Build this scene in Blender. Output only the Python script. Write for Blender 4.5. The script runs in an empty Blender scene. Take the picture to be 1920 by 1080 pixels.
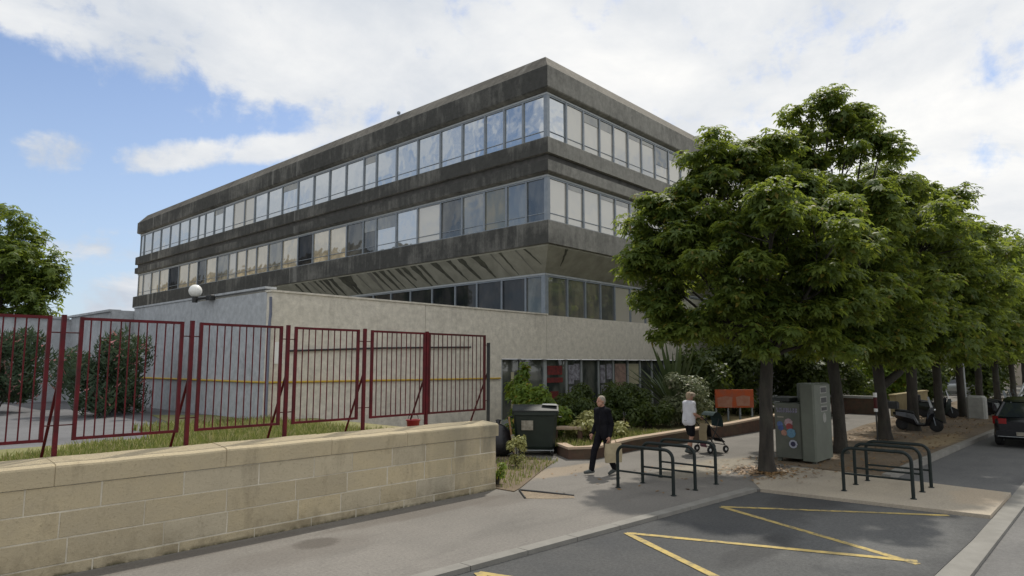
import bpy, math, random
import numpy as np
from mathutils import Vector, Matrix

R = math.radians
scn = bpy.context.scene
COL = scn.collection

# ------------------------------------------------------------------ camera
AZ = R(42.3)                 # viewing direction, measured from the street axis (+X)
PITCH = R(6.49)
cam_d = bpy.data.cameras.new('camera')
cam = bpy.data.objects.new('camera', cam_d)
COL.objects.link(cam)
cam.location = (0, 0, 2.5)
cam.rotation_euler = (R(90) + PITCH, 0, AZ - R(90))
cam_d.sensor_width = 36.0
cam_d.lens = 36.0 * 1248.0 / 1920.0
cam_d.clip_start = 0.1
cam_d.clip_end = 2000
scn.camera = cam

# ------------------------------------------------------------------ sun and exposure
SUN_AZ, SUN_EL = R(24), R(57)
sd = Vector((math.cos(SUN_AZ) * math.cos(SUN_EL), math.sin(SUN_AZ) * math.cos(SUN_EL), math.sin(SUN_EL)))
sun_d = bpy.data.lights.new('sun', 'SUN')
sun_d.energy = 2.8
sun_d.angle = R(1.5)
sun_d.color = (1.0, 0.94, 0.84)
sun = bpy.data.objects.new('sun', sun_d)
COL.objects.link(sun)
sun.rotation_euler = (-sd).to_track_quat('-Z', 'Y').to_euler()
scn.view_settings.view_transform = 'Standard'
scn.view_settings.look = 'None'
scn.view_settings.gamma = 1.0
scn.view_settings.exposure = 0.12
scn.cycles.max_bounces = 6
scn.cycles.transparent_max_bounces = 4
scn.cycles.sample_clamp_indirect = 6.0

# ------------------------------------------------------------------ node helpers
class NT:
    def __init__(s, tree):
        s.t = tree; s.n = tree.nodes; s.l = tree.links
    def new(s, typ, **kw):
        n = s.n.new(typ)
        for k, v in kw.items(): setattr(n, k, v)
        return n
    def link(s, a, b): s.l.new(a, b)
    def put(s, sock, v):
        if isinstance(v, bpy.types.NodeSocket): s.l.new(v, sock)
        else: sock.default_value = v
    def math(s, op, a, b=0.0, c=0.0, clamp=False):
        n = s.n.new('ShaderNodeMath'); n.operation = op; n.use_clamp = clamp
        s.put(n.inputs[0], a); s.put(n.inputs[1], b); s.put(n.inputs[2], c)
        return n.outputs[0]
    def vmul(s, v, k):
        n = s.n.new('ShaderNodeVectorMath'); n.operation = 'MULTIPLY'
        s.put(n.inputs[0], v); s.put(n.inputs[1], k)
        return n.outputs[0]
    def noise(s, vec, scale, detail=4.0, rough=0.55, dist=0.0):
        n = s.n.new('ShaderNodeTexNoise'); s.put(n.inputs['Vector'], vec)
        n.inputs['Scale'].default_value = scale; n.inputs['Detail'].default_value = detail
        n.inputs['Roughness'].default_value = rough; n.inputs['Distortion'].default_value = dist
        return n.outputs['Fac']
    def mapr(s, v, a, b, c=0.0, d=1.0, smooth=False):
        n = s.n.new('ShaderNodeMapRange'); n.interpolation_type = 'SMOOTHSTEP' if smooth else 'LINEAR'
        s.put(n.inputs[0], v)
        for i, q in enumerate((a, b, c, d)): s.put(n.inputs[i + 1], q)
        return n.outputs[0]
    def mix(s, f, a, b, mode='MIX'):
        n = s.n.new('ShaderNodeMix'); n.data_type = 'RGBA'; n.blend_type = mode
        s.put(n.inputs[0], f)
        for i, q in ((6, a), (7, b)):
            if isinstance(q, (tuple, list)) and len(q) == 3: q = (*q, 1.0)
            s.put(n.inputs[i], q)
        return n.outputs[2]
    def sep(s, v):
        n = s.n.new('ShaderNodeSeparateXYZ'); s.l.new(v, n.inputs[0]); return n.outputs
    def comb(s, x, y, z):
        n = s.n.new('ShaderNodeCombineXYZ')
        for i, q in enumerate((x, y, z)): s.put(n.inputs[i], q)
        return n.outputs[0]

# ------------------------------------------------------------------ sky: physical blue with a cloud layer
world = bpy.data.worlds.new('World')
scn.world = world
world.use_nodes = True
w = NT(world.node_tree)
w.n.clear()
wo = w.new('ShaderNodeOutputWorld')
bg = w.new('ShaderNodeBackground')
w.link(bg.outputs[0], wo.inputs[0])
sky = w.new('ShaderNodeTexSky')
sky.sky_type = 'NISHITA'
sky.sun_disc = False
sky.sun_elevation = SUN_EL
sky.sun_rotation = R(90) - SUN_AZ
sky.air_density = 1.0
sky.dust_density = 1.2
sky.ozone_density = 1.5
tc = w.new('ShaderNodeTexCoord')
dx, dy, dz = w.sep(tc.outputs['Generated'])[:3]
azd = w.math('MULTIPLY', w.math('ARCTAN2', dy, dx), 180 / math.pi)
eld = w.math('MULTIPLY', w.math('ARCSINE', dz), 180 / math.pi)
zz = w.math('ADD', w.math('MAXIMUM', dz, 0.0), 0.22)
P = w.comb(w.math('DIVIDE', dx, zz), w.math('DIVIDE', dy, zz), 0.0)
n1 = w.noise(P, 1.9, 10.0, 0.60, 0.25)
n2 = w.noise(P, 0.8, 6.0, 0.55, 0.2)
n3 = w.noise(tc.outputs['Generated'], 16.0, 8.0, 0.6, 0.2)
def gauss(ca, ce, ra, re, k):
    a = w.math('DIVIDE', w.math('SUBTRACT', azd, ca), ra)
    e = w.math('DIVIDE', w.math('SUBTRACT', eld, ce), re)
    q = w.math('ADD', w.math('MULTIPLY', a, a), w.math('MULTIPLY', e, e))
    return w.math('SUBTRACT', k, w.math('MULTIPLY', q, 0.8))
s1 = w.math('DIVIDE', w.math('SUBTRACT', eld, w.math('ADD', 21.6, w.math('MULTIPLY', w.math('SUBTRACT', 80.0, azd), -0.075))), 2.0)
s2 = w.math('ADD', w.math('DIVIDE', w.math('SUBTRACT', 59.0, azd), 5.0), w.math('MULTIPLY', w.math('SUBTRACT', eld, 16), 0.10))
s3 = w.math('MINIMUM', w.math('DIVIDE', w.math('SUBTRACT', azd, 97.0), 8.0), w.math('SUBTRACT', w.math('DIVIDE', w.math('ABSOLUTE', w.math('SUBTRACT', azd, 139.0)), 7.0), 0.35))
s4 = w.math('DIVIDE', w.math('ADD', azd, 20.0), -8.0)
wl = w.math('ADD', 15.0, w.math('MULTIPLY', w.math('SUBTRACT', 72.5, azd), 0.24))
we = w.math('DIVIDE', w.math('SUBTRACT', eld, wl), 1.25)
wisp = w.math('SUBTRACT', 0.55, w.math('MULTIPLY', we, we))
wisp = w.math('MINIMUM', wisp, w.math('DIVIDE', w.math('SUBTRACT', 73.6, azd), 2.0))
tot = s1
for q in (s2, s3, s4, wisp, gauss(77.7, 14.9, 2.2, 1.3, 1.15), gauss(72.2, 4.7, 2.8, 1.8, 1.15), gauss(73.5, 8.6, 5.5, 1.9, 0.38), gauss(80.3, 23.6, 1.3, 1.6, 1.3)):
    tot = w.math('MAXIMUM', tot, q)
tot = w.math('MINIMUM', w.math('MAXIMUM', tot, -1.6), 1.05)
nz = w.math('ADD', w.math('MULTIPLY', w.math('SUBTRACT', n1, 0.5), 3.6), w.math('MULTIPLY', w.math('SUBTRACT', n3, 0.5), 3.6))
dens = w.mapr(w.math('ADD', tot, nz), -0.25, 0.95, 0.0, 1.0, True)
shade = w.math('ADD', w.math('MULTIPLY', w.math('SUBTRACT', n2, 0.5), 1.3), w.math('MULTIPLY', w.math('SUBTRACT', n1, 0.5), 1.4))
sun_near = w.mapr(azd, 75.0, 15.0, -0.20, 0.08)
lum = w.mapr(w.math('ADD', shade, sun_near), -0.40, 0.30, 0.0, 1.0)
cloud = w.mix(lum, (4.3, 4.7, 5.3), (7.45, 7.4, 7.25))
blue = w.mix(w.mapr(eld, 0.0, 24.0, 0.55, 0.0), w.mix(1.0, sky.outputs[0], (0.86, 0.90, 0.98), 'MULTIPLY'), (4.6, 5.5, 6.8))
w.link(w.mix(dens, blue, cloud), bg.inputs[0])
bg.inputs[1].default_value = 0.125

# ------------------------------------------------------------------ object helpers
def tag(o, label=None, cat=None, group=None, kind=None):
    if label: o['label'] = label
    if cat: o['category'] = cat
    if group: o['group'] = group
    if kind: o['kind'] = kind
    return o

def thing(name, label, cat, loc=(0, 0, 0), rz=0.0, group=None):
    o = bpy.data.objects.new(name, None)
    o.empty_display_size = 0.2
    COL.objects.link(o)
    o.location = loc
    o.rotation_euler = (0, 0, rz)
    return tag(o, label, cat, group)

def kids(o): return [c for c in bpy.data.objects if c.parent == o]

def copy_tree(o, parent=None):
    c = o.copy()
    COL.objects.link(c)
    if parent: c.parent = parent
    for ch in kids(o): copy_tree(ch, c)
    return c

class MB:
    """collects faces for one mesh object"""
    def __init__(s): s.v = []; s.f = []; s.mi = []; s.sm = []
    def add(s, vs, fs, mi=0, smooth=False):
        b = len(s.v)
        s.v += [tuple(q) for q in vs]
        for f in fs:
            s.f.append([b + i for i in f]); s.mi.append(mi); s.sm.append(smooth)
        return s
    def box(s, x0, x1, y0, y1, z0, z1, mi=0):
        return s.add([(x0, y0, z0), (x1, y0, z0), (x1, y1, z0), (x0, y1, z0), (x0, y0, z1), (x1, y0, z1), (x1, y1, z1), (x0, y1, z1)],
                     [(3, 2, 1, 0), (4, 5, 6, 7), (0, 1, 5, 4), (1, 2, 6, 5), (2, 3, 7, 6), (3, 0, 4, 7)], mi)
    def cbox(s, x0, x1, y0, y1, z0, z1, c=0.02, mi=0):
        """box with chamfered vertical and top edges"""
        pl = [(x0 + c, y0), (x1 - c, y0), (x1, y0 + c), (x1, y1 - c), (x1 - c, y1), (x0 + c, y1), (x0, y1 - c), (x0, y0 + c)]
        mx, my = (x0 + x1) / 2, (y0 + y1) / 2
        k = lambda q: (q[0] + (c if q[0] < mx else -c), q[1] + (c if q[1] < my else -c))
        r0 = [(a, b, z0) for a, b in pl]; r1 = [(a, b, z1 - c) for a, b in pl]; r2 = [(*k(q), z1) for q in pl]
        return s.rings([r0, r1, r2], mi=mi, caps=True)
    def rings(s, rr, mi=0, caps=False, smooth=False, closed=True):
        n = len(rr[0]); vs = [p for r in rr for p in r]; fs = []
        for i in range(len(rr) - 1):
            for j in range(n if closed else n - 1):
                k = (j + 1) % n
                fs.append((i * n + j, i * n + k, (i + 1) * n + k, (i + 1) * n + j))
        s.add(vs, fs, mi, smooth)
        if caps:
            s.add(rr[0], [tuple(range(n))[::-1]], mi); s.add(rr[-1], [tuple(range(n))], mi)
        return s
    def tube(s, pts, r, n=8, mi=0, smooth=True, caps=True):
        pts = [Vector(p) for p in pts]
        rs = list(r) if isinstance(r, (list, tuple)) else [r] * len(pts)
        d0 = (pts[1] - pts[0]).normalized()
        up = Vector((0, 0, 1)) if abs(d0.z) < 0.9 else Vector((1, 0, 0))
        a = d0.cross(up).normalized(); rr = []
        for i, p in enumerate(pts):
            if i == 0: d = d0
            elif i == len(pts) - 1: d = (pts[i] - pts[i - 1]).normalized()
            else: d = ((pts[i + 1] - p).normalized() + (p - pts[i - 1]).normalized()).normalized()
            a = (a - d * a.dot(d)).normalized(); b = d.cross(a)
            rr.append([tuple(p + (a * math.cos(t) + b * math.sin(t)) * rs[i]) for t in [2 * math.pi * k / n for k in range(n)]])
        return s.rings(rr, mi, caps, smooth)
    def lathe(s, prof, c=(0, 0, 0), n=16, mi=0, smooth=True, axis='z'):
        rr = []
        for rad, h in prof:
            ring = []
            for k in range(n):
                t = 2 * math.pi * k / n
                q = (rad * math.cos(t), rad * math.sin(t), h)
                if axis == 'x': q = (h, rad * math.cos(t), rad * math.sin(t))
                if axis == 'y': q = (rad * math.sin(t), h, rad * math.cos(t))
                ring.append((q[0] + c[0], q[1] + c[1], q[2] + c[2]))
            rr.append(ring)
        return s.rings(rr, mi, True, smooth)
    def ball(s, c, r, nu=12, nv=8, mi=0):
        if not isinstance(r, (tuple, list)): r = (r, r, r)
        rr = []
        for j in range(nv + 1):
            ph = -math.pi / 2 + math.pi * (0.02 + 0.96 * j / nv)
            rr.append([(c[0] + r[0] * math.cos(ph) * math.cos(2 * math.pi * i / nu), c[1] + r[1] * math.cos(ph) * math.sin(2 * math.pi * i / nu), c[2] + r[2] * math.sin(ph)) for i in range(nu)])
        return s.rings(rr, mi, True, True)
    def prism(s, poly, z0, z1, mi=0):
        n = len(poly)
        return s.rings([[(x, y, z0) for x, y in poly], [(x, y, z1) for x, y in poly]], mi, True)
    def poly(s, pts, mi=0): return s.add(pts, [tuple(range(len(pts)))], mi)
    def build(s, name, mats, parent=None, off=(0, 0, 0), kind=None):
        me = bpy.data.meshes.new(name)
        me.from_pydata([(x - off[0], y - off[1], z - off[2]) for x, y, z in s.v], [], s.f)
        if not isinstance(mats, (list, tuple)): mats = [mats]
        for m in mats: me.materials.append(m)
        me.polygons.foreach_set('material_index', s.mi)
        me.polygons.foreach_set('use_smooth', s.sm)
        me.update()
        o = bpy.data.objects.new(name, me)
        COL.objects.link(o)
        if parent: o.parent = parent
        if kind: o['kind'] = kind
        return o

def np_mesh(name, V, F, mats, parent=None, mi=None, smooth=False):
    """fast quad mesh from numpy arrays"""
    me = bpy.data.meshes.new(name)
    me.vertices.add(len(V)); me.vertices.foreach_set('co', np.asarray(V, dtype=np.float32).ravel())
    k = F.shape[1]
    me.loops.add(F.size); me.loops.foreach_set('vertex_index', F.astype(np.int32).ravel())
    me.polygons.add(len(F)); me.polygons.foreach_set('loop_start', np.arange(0, F.size, k, dtype=np.int32))
    for m in (mats if isinstance(mats, (list, tuple)) else [mats]): me.materials.append(m)
    if mi is not None: me.polygons.foreach_set('material_index', mi.astype(np.int32))
    me.update(calc_edges=True)
    o = bpy.data.objects.new(name, me)
    COL.objects.link(o)
    if parent: o.parent = parent
    return o

# ------------------------------------------------------------------ materials
def mat(name, c1, c2=None, scale=3.0, rough=0.8, metal=0.0, bump=0.0, bscale=40.0, detail=6.0, spec=0.5, stretch=(1, 1, 1), lo=0.35, hi=0.65, obj=False, c3=None, s3=0.6, f3=0.5, speck=0.0):
    m = bpy.data.materials.new(name)
    m.use_nodes = True
    t = NT(m.node_tree)
    b = t.n['Principled BSDF']
    b.inputs['Roughness'].default_value = rough
    b.inputs['Metallic'].default_value = metal
    b.inputs['Specular IOR Level'].default_value = spec
    if obj: pos = t.new('ShaderNodeTexCoord').outputs['Object']
    else: pos = t.new('ShaderNodeNewGeometry').outputs['Position']
    if c2 is None: b.inputs['Base Color'].default_value = (*c1, 1)
    else:
        v = t.vmul(pos, stretch)
        col = t.mix(t.mapr(t.noise(v, scale, detail, 0.6), lo, hi), c1, c2)
        if c3: col = t.mix(t.mapr(t.noise(t.vmul(pos, (1, 1, 1)), s3, 5, 0.6), 0.45, 0.75, 0, f3), col, c3)
        if speck: col = t.mix(1.0, col, t.mix(t.noise(pos, 90, 2, 0.5), (1 - speck,) * 3, (1 + speck,) * 3), 'MULTIPLY')
        t.link(col, b.inputs['Base Color'])
    if bump:
        bn = t.new('ShaderNodeBump')
        bn.inputs['Strength'].default_value = bump
        bn.inputs['Distance'].default_value = 0.02
        t.link(t.noise(pos, bscale, 5, 0.6), bn.inputs['Height'])
        t.link(bn.outputs[0], b.inputs['Normal'])
    return m

def leaf_mat(name, c1, c2, trans=(0.22, 0.30, 0.03), tf=0.35, rough=0.55, c3=None, f3=0.1):
    m = bpy.data.materials.new(name)
    m.use_nodes = True
    t = NT(m.node_tree); t.n.clear()
    out = t.new('ShaderNodeOutputMaterial')
    geo = t.new('ShaderNodeNewGeometry')
    rnd = geo.outputs['Random Per Island']
    n = t.noise(geo.outputs['Position'], 1.1, 3, 0.5)
    f = t.math('ADD', t.math('MULTIPLY', rnd, 0.55), t.mapr(n, 0.35, 0.65, 0.0, 0.45))
    col = t.mix(f, c1, c2)
    if c3: col = t.mix(t.mapr(rnd, 1 - f3, 1 - f3 + 0.02), col, c3)
    b = t.new('ShaderNodeBsdfPrincipled')
    t.link(col, b.inputs['Base Color'])
    b.inputs['Roughness'].default_value = rough
    b.inputs['Specular IOR Level'].default_value = 0.35
    tr = t.new('ShaderNodeBsdfTranslucent')
    t.link(t.mix(0.65, col, trans), tr.inputs[0])
    mx = t.new('ShaderNodeMixShader'); mx.inputs[0].default_value = tf
    t.link(b.outputs[0], mx.inputs[1]); t.link(tr.outputs[0], mx.inputs[2])
    t.link(mx.outputs[0], out.inputs[0])
    return m

def glass_mat(name, inner, refl=0.55, tint=(0.84, 0.86, 0.86), wob=0.02, inner2=None):
    """coated window glass: sky reflection over blinds"""
    m = bpy.data.materials.new(name)
    m.use_nodes = True
    t = NT(m.node_tree); t.n.clear()
    out = t.new('ShaderNodeOutputMaterial')
    geo = t.new('ShaderNodeNewGeometry')
    d = t.new('ShaderNodeBsdfDiffuse')
    if inner2: t.link(t.mix(t.mapr(t.noise(t.vmul(geo.outputs['Position'], (1.5, 1.5, 0.7)), 1.2, 4), 0.4, 0.6), inner, inner2), d.inputs[0])
    else: d.inputs[0].default_value = (*inner, 1)
    g = t.new('ShaderNodeBsdfGlossy'); g.inputs['Roughness'].default_value = 0.03
    g.inputs[0].default_value = (*tint, 1)
    bn = t.new('ShaderNodeBump'); bn.inputs['Strength'].default_value = wob; bn.inputs['Distance'].default_value = 0.3
    t.link(t.noise(geo.outputs['Position'], 0.9, 2, 0.5), bn.inputs['Height'])
    t.link(bn.outputs[0], g.inputs['Normal'])
    mx = t.new('ShaderNodeMixShader'); mx.inputs[0].default_value = refl
    t.link(d.outputs[0], mx.inputs[1]); t.link(g.outputs[0], mx.inputs[2])
    t.link(mx.outputs[0], out.inputs[0])
    return m

def concrete_mat(name, clean, dirt, amount=0.5, bias=0.0, bump=0.25, lean=0.0):
    """weathered concrete with vertical run-off streaks; 'bias' shifts how much black lichen the -X (north-west) side carries"""
    m = bpy.data.materials.new(name)
    m.use_nodes = True
    t = NT(m.node_tree)
    b = t.n['Principled BSDF']; b.inputs['Roughness'].default_value = 0.9; b.inputs['Specular IOR Level'].default_value = 0.2
    geo = t.new('ShaderNodeNewGeometry'); pos = geo.outputs['Position']
    streak = t.noise(t.vmul(pos, (1.6, 1.6, 0.30)), 2.2, 7, 0.65)
    big = t.noise(t.vmul(pos, (0.35, 0.35, 0.6)), 1.0, 4, 0.6)
    fine = t.noise(pos, 14, 6, 0.7)
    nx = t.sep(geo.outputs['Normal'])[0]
    f = t.math('ADD', t.math('MULTIPLY', streak, 0.62), t.math('MULTIPLY', big, 0.78))
    f = t.math('ADD', f, t.math('MULTIPLY', fine, 0.25))
    f = t.math('ADD', f, t.math('MULTIPLY', t.math('MAXIMUM', t.math('MULTIPLY', nx, -1.0), 0.0), bias))  # -X faces go darker, side shade mixed into the concrete colour
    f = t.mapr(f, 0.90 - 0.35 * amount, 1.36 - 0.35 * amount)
    mot = t.noise(pos, 5.0, 9, 0.72)
    # paler mineral runs and slab joints
    run = t.mapr(t.noise(t.vmul(pos, (1.0, 1.0, 0.03)), 1.3, 3, 0.5), 0.66, 0.72, 0, 0.5)
    col = t.mix(f, clean, dirt)
    col = t.mix(run, col, tuple(0.5 * (a + c) for a, c in zip(clean, (0.3, 0.3, 0.28))))
    col = t.mix(1.0, col, t.mix(t.mapr(mot, 0.3, 0.7), (0.74,) * 3, (1.16,) * 3), 'MULTIPLY')
    t.link(col, b.inputs['Base Color'])
    bn = t.new('ShaderNodeBump'); bn.inputs['Strength'].default_value = bump; bn.inputs['Distance'].default_value = 0.02
    t.link(fine, bn.inputs['Height']); t.link(bn.outputs[0], b.inputs['Normal'])
    return m

M = {}
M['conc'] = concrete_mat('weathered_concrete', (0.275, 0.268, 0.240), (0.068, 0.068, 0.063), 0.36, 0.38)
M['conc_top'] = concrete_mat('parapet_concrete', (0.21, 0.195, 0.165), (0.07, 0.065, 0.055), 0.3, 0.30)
M['soffit'] = mat('soffit_concrete', (0.36, 0.352, 0.285), (0.27, 0.265, 0.21), 2.0, 0.9, bump=0.15)
M['groove'] = mat('groove_concrete', (0.05, 0.05, 0.045), (0.09, 0.085, 0.08), 3)
M['alu'] = mat('grey_aluminium', (0.20, 0.23, 0.26), (0.25, 0.28, 0.31), 5, 0.45, 0.3)
M['alu_lt'] = mat('pale_aluminium', (0.40, 0.42, 0.42), (0.34, 0.37, 0.38), 5, 0.5, 0.2)
M['roof'] = mat('roof_gravel', (0.22, 0.21, 0.2), (0.3, 0.29, 0.27), 6, 0.95)
M['g_sky'] = glass_mat('window_glass', (0.17, 0.18, 0.175), 0.60, wob=0.05)
M['g_blind'] = glass_mat('window_glass_blind', (0.52, 0.49, 0.42), 0.26, wob=0.05)
M['g_cream'] = glass_mat('window_glass_cream_reflection', (0.46, 0.40, 0.29), 0.34, (0.95, 0.92, 0.84), 0.05, (0.36, 0.31, 0.22))  # cream of the mirrored block painted into the pane colour
M['g_dark'] = glass_mat('window_glass_dark', (0.03, 0.035, 0.04), 0.14, wob=0.05, inner2=(0.10, 0.10, 0.09))
M['g_mid'] = glass_mat('window_glass_mid', (0.10, 0.105, 0.10), 0.22, wob=0.06, inner2=(0.20, 0.19, 0.15))
M['g_deep'] = glass_mat('window_glass_deep', (0.015, 0.018, 0.022), 0.045, wob=0.04, inner2=(0.04, 0.04, 0.042))
M['g_shop'] = glass_mat('shop_glass', (0.035, 0.042, 0.040), 0.10, wob=0.02, inner2=(0.12, 0.125, 0.11))
M['g_brown'] = glass_mat('window_glass_brown_reflection', (0.20, 0.17, 0.09), 0.16, wob=0.05, inner2=(0.12, 0.12, 0.08))  # green-brown reflections painted into the pane colour
M['blind'] = mat('roller_blind', (0.58, 0.56, 0.50), (0.50, 0.48, 0.43), 3, 0.9)
M['pod'] = concrete_mat('pale_render', (0.66, 0.62, 0.535), (0.36, 0.335, 0.285), 0.12, 0.0, 0.8)
M['podside'] = concrete_mat('blue_grey_shade_wall', (0.43, 0.45, 0.47), (0.19, 0.20, 0.21), 0.12, 0.0, 0.3)  # blue-grey of the shaded side put into the wall colour
M['stain'] = mat('lichen_run', (0.06, 0.06, 0.048), (0.11, 0.11, 0.08), 4, 0.95)
M['stainlt'] = mat('lime_run', (0.16, 0.16, 0.13), (0.21, 0.2, 0.17), 4, 0.95)
M['yellow'] = mat('yellow_paint', (0.55, 0.36, 0.03), (0.45, 0.30, 0.05), 8, 0.6)
M['red'] = mat('red_fence_paint', (0.120, 0.008, 0.013), (0.070, 0.007, 0.010), 6, 0.5, spec=0.25)
M['rust'] = mat('faded_red_paint', (0.09, 0.014, 0.015), (0.06, 0.016, 0.015), 9, 0.6, spec=0.25)
M['black'] = mat('black_steel', (0.012, 0.014, 0.015), (0.03, 0.03, 0.03), 9, 0.5)
M['white'] = mat('opal_white', (0.80, 0.80, 0.77), None, rough=0.3)
M['rackgreen'] = mat('dark_green_steel', (0.007, 0.013, 0.012), (0.014, 0.021, 0.020), 9, 0.5, spec=0.3)
M['rubber'] = mat('tyre_rubber', (0.015, 0.015, 0.016), (0.03, 0.03, 0.03), 8, 0.85)
M['chrome'] = mat('bright_metal', (0.55, 0.56, 0.57), None, rough=0.25, metal=1.0)
M['bark'] = mat('tree_bark', (0.055, 0.047, 0.038), (0.026, 0.023, 0.019), 7, 0.95, bump=0.9, bscale=16, stretch=(1, 1, 0.25), c3=(0.065, 0.07, 0.05), s3=1.5, f3=0.5)
M['leaf'] = leaf_mat('chestnut_leaf', (0.042, 0.080, 0.021), (0.135, 0.182, 0.038), (0.38, 0.46, 0.055), 0.47, c3=(0.19, 0.15, 0.03), f3=0.06)
M['leaf_far'] = leaf_mat('plane_leaf', (0.040, 0.080, 0.018), (0.13, 0.18, 0.035), (0.36, 0.44, 0.05), 0.45)
M['leaf_dk'] = leaf_mat('laurel_leaf', (0.026, 0.048, 0.012), (0.085, 0.118, 0.024), (0.22, 0.28, 0.03), 0.3)
M['leaf_lt'] = leaf_mat('shrub_leaf', (0.055, 0.11, 0.02), (0.19, 0.27, 0.04), (0.4, 0.5, 0.05), 0.4, c3=(0.36, 0.25, 0.03), f3=0.05)
M['leaf_yl'] = leaf_mat('yellow_shrub_leaf', (0.22, 0.24, 0.08), (0.42, 0.40, 0.16), (0.45, 0.45, 0.15), 0.3)
M['leaf_ol'] = leaf_mat('oleander_leaf', (0.022, 0.045, 0.024), (0.06, 0.095, 0.05), (0.14, 0.2, 0.06), 0.2, c3=(0.60, 0.26, 0.26), f3=0.04)
M['leaf_gy'] = leaf_mat('grey_shrub_leaf', (0.09, 0.12, 0.06), (0.22, 0.24, 0.13), (0.3, 0.33, 0.15), 0.25, c3=(0.5, 0.45, 0.35), f3=0.05)
M['leaf_ol2'] = leaf_mat('blade_leaf', (0.05, 0.08, 0.035), (0.11, 0.14, 0.065), (0.2, 0.26, 0.08), 0.25)
M['litter'] = leaf_mat('dry_leaf', (0.16, 0.085, 0.035), (0.30, 0.19, 0.085), (0.2, 0.12, 0.05), 0.1)
M['grass'] = leaf_mat('grass_blade', (0.085, 0.13, 0.028), (0.27, 0.29, 0.085), (0.32, 0.36, 0.08), 0.3, c3=(0.42, 0.37, 0.19), f3=0.34)
M['dkgreen'] = mat('dark_green_plastic', (0.006, 0.014, 0.010), (0.012, 0.022, 0.016), 4, 0.5)
M['dkgreen2'] = mat('black_green_plastic', (0.008, 0.012, 0.011), (0.02, 0.024, 0.022), 5, 0.55)
M['label'] = mat('faded_paper', (0.36, 0.34, 0.28), (0.22, 0.20, 0.16), 12, 0.9)
M['bag'] = mat('black_plastic_sack', (0.008, 0.008, 0.010), (0.02, 0.02, 0.024), 5, 0.4, bump=0.6, bscale=9)
M['tan'] = mat('beige_canvas', (0.42, 0.35, 0.22), (0.36, 0.30, 0.19), 9, 0.9)
M['plank'] = mat('pinkish_cap_stone', (0.50, 0.36, 0.26), (0.40, 0.33, 0.24), 3, 0.9)
M['olive'] = mat('olive_painted_steel', (0.110, 0.118, 0.095), (0.085, 0.092, 0.075), 3, 0.6, c3=(0.06, 0.07, 0.055), s3=2, f3=0.5)
M['olive_lt'] = mat('pale_olive_steel', (0.135, 0.150, 0.120), (0.11, 0.122, 0.098), 3, 0.6)
M['orange'] = mat('faded_orange_board', (0.44, 0.085, 0.022), (0.34, 0.075, 0.03), 3, 0.8, c3=(0.30, 0.13, 0.09), s3=3, f3=0.7)
M['palepatch'] = mat('pale_poster_rest', (0.40, 0.22, 0.16), (0.34, 0.15, 0.10), 5, 0.9)
M['skin'] = mat('skin', (0.42, 0.23, 0.16), (0.36, 0.19, 0.13), 8, 0.6)
M['hair_gr'] = mat('grey_hair', (0.36, 0.31, 0.25), (0.24, 0.21, 0.17), 30, 0.8)
M['cloth_bk'] = mat('black_cloth', (0.006, 0.006, 0.009), (0.013, 0.013, 0.016), 6, 0.95, spec=0.15)
M['cloth_wh'] = mat('white_cotton', (0.68, 0.68, 0.72), (0.58, 0.58, 0.63), 6, 0.95)
M['shoe'] = mat('grey_shoe', (0.07, 0.08, 0.075), (0.045, 0.05, 0.05), 9, 0.8)
M['carblack'] = mat('black_car_paint', (0.008, 0.009, 0.012), None, rough=0.22, spec=0.6)
M['carwhite'] = mat('white_car_paint', (0.62, 0.63, 0.63), None, rough=0.3)
M['carsilver'] = mat('silver_car_paint', (0.40, 0.42, 0.42), None, rough=0.3, metal=0.4)
M['carglass'] = mat('dark_car_glass', (0.02, 0.026, 0.03), None, rough=0.06, spec=0.9)
M['redlamp'] = mat('red_lamp_lens', (0.24, 0.012, 0.012), None, rough=0.2)
M['kerb'] = mat('concrete_kerb', (0.255, 0.245, 0.22), (0.20, 0.192, 0.172), 2.5, 0.9, bump=0.3, c3=(0.19, 0.18, 0.16), s3=1.2, f3=0.5, speck=0.2)
M['stoneplain'] = mat('bollard_concrete', (0.34, 0.34, 0.31), (0.27, 0.27, 0.25), 4, 0.9)
M['brickwall'] = mat('dark_brick_wall', (0.12, 0.065, 0.045), (0.075, 0.05, 0.036), 5, 0.95, bump=0.4, c3=(0.09, 0.085, 0.05), s3=1.2, f3=0.6)
M['beige'] = mat('beige_wall', (0.34, 0.28, 0.15), (0.27, 0.22, 0.12), 2, 0.95)

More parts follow.
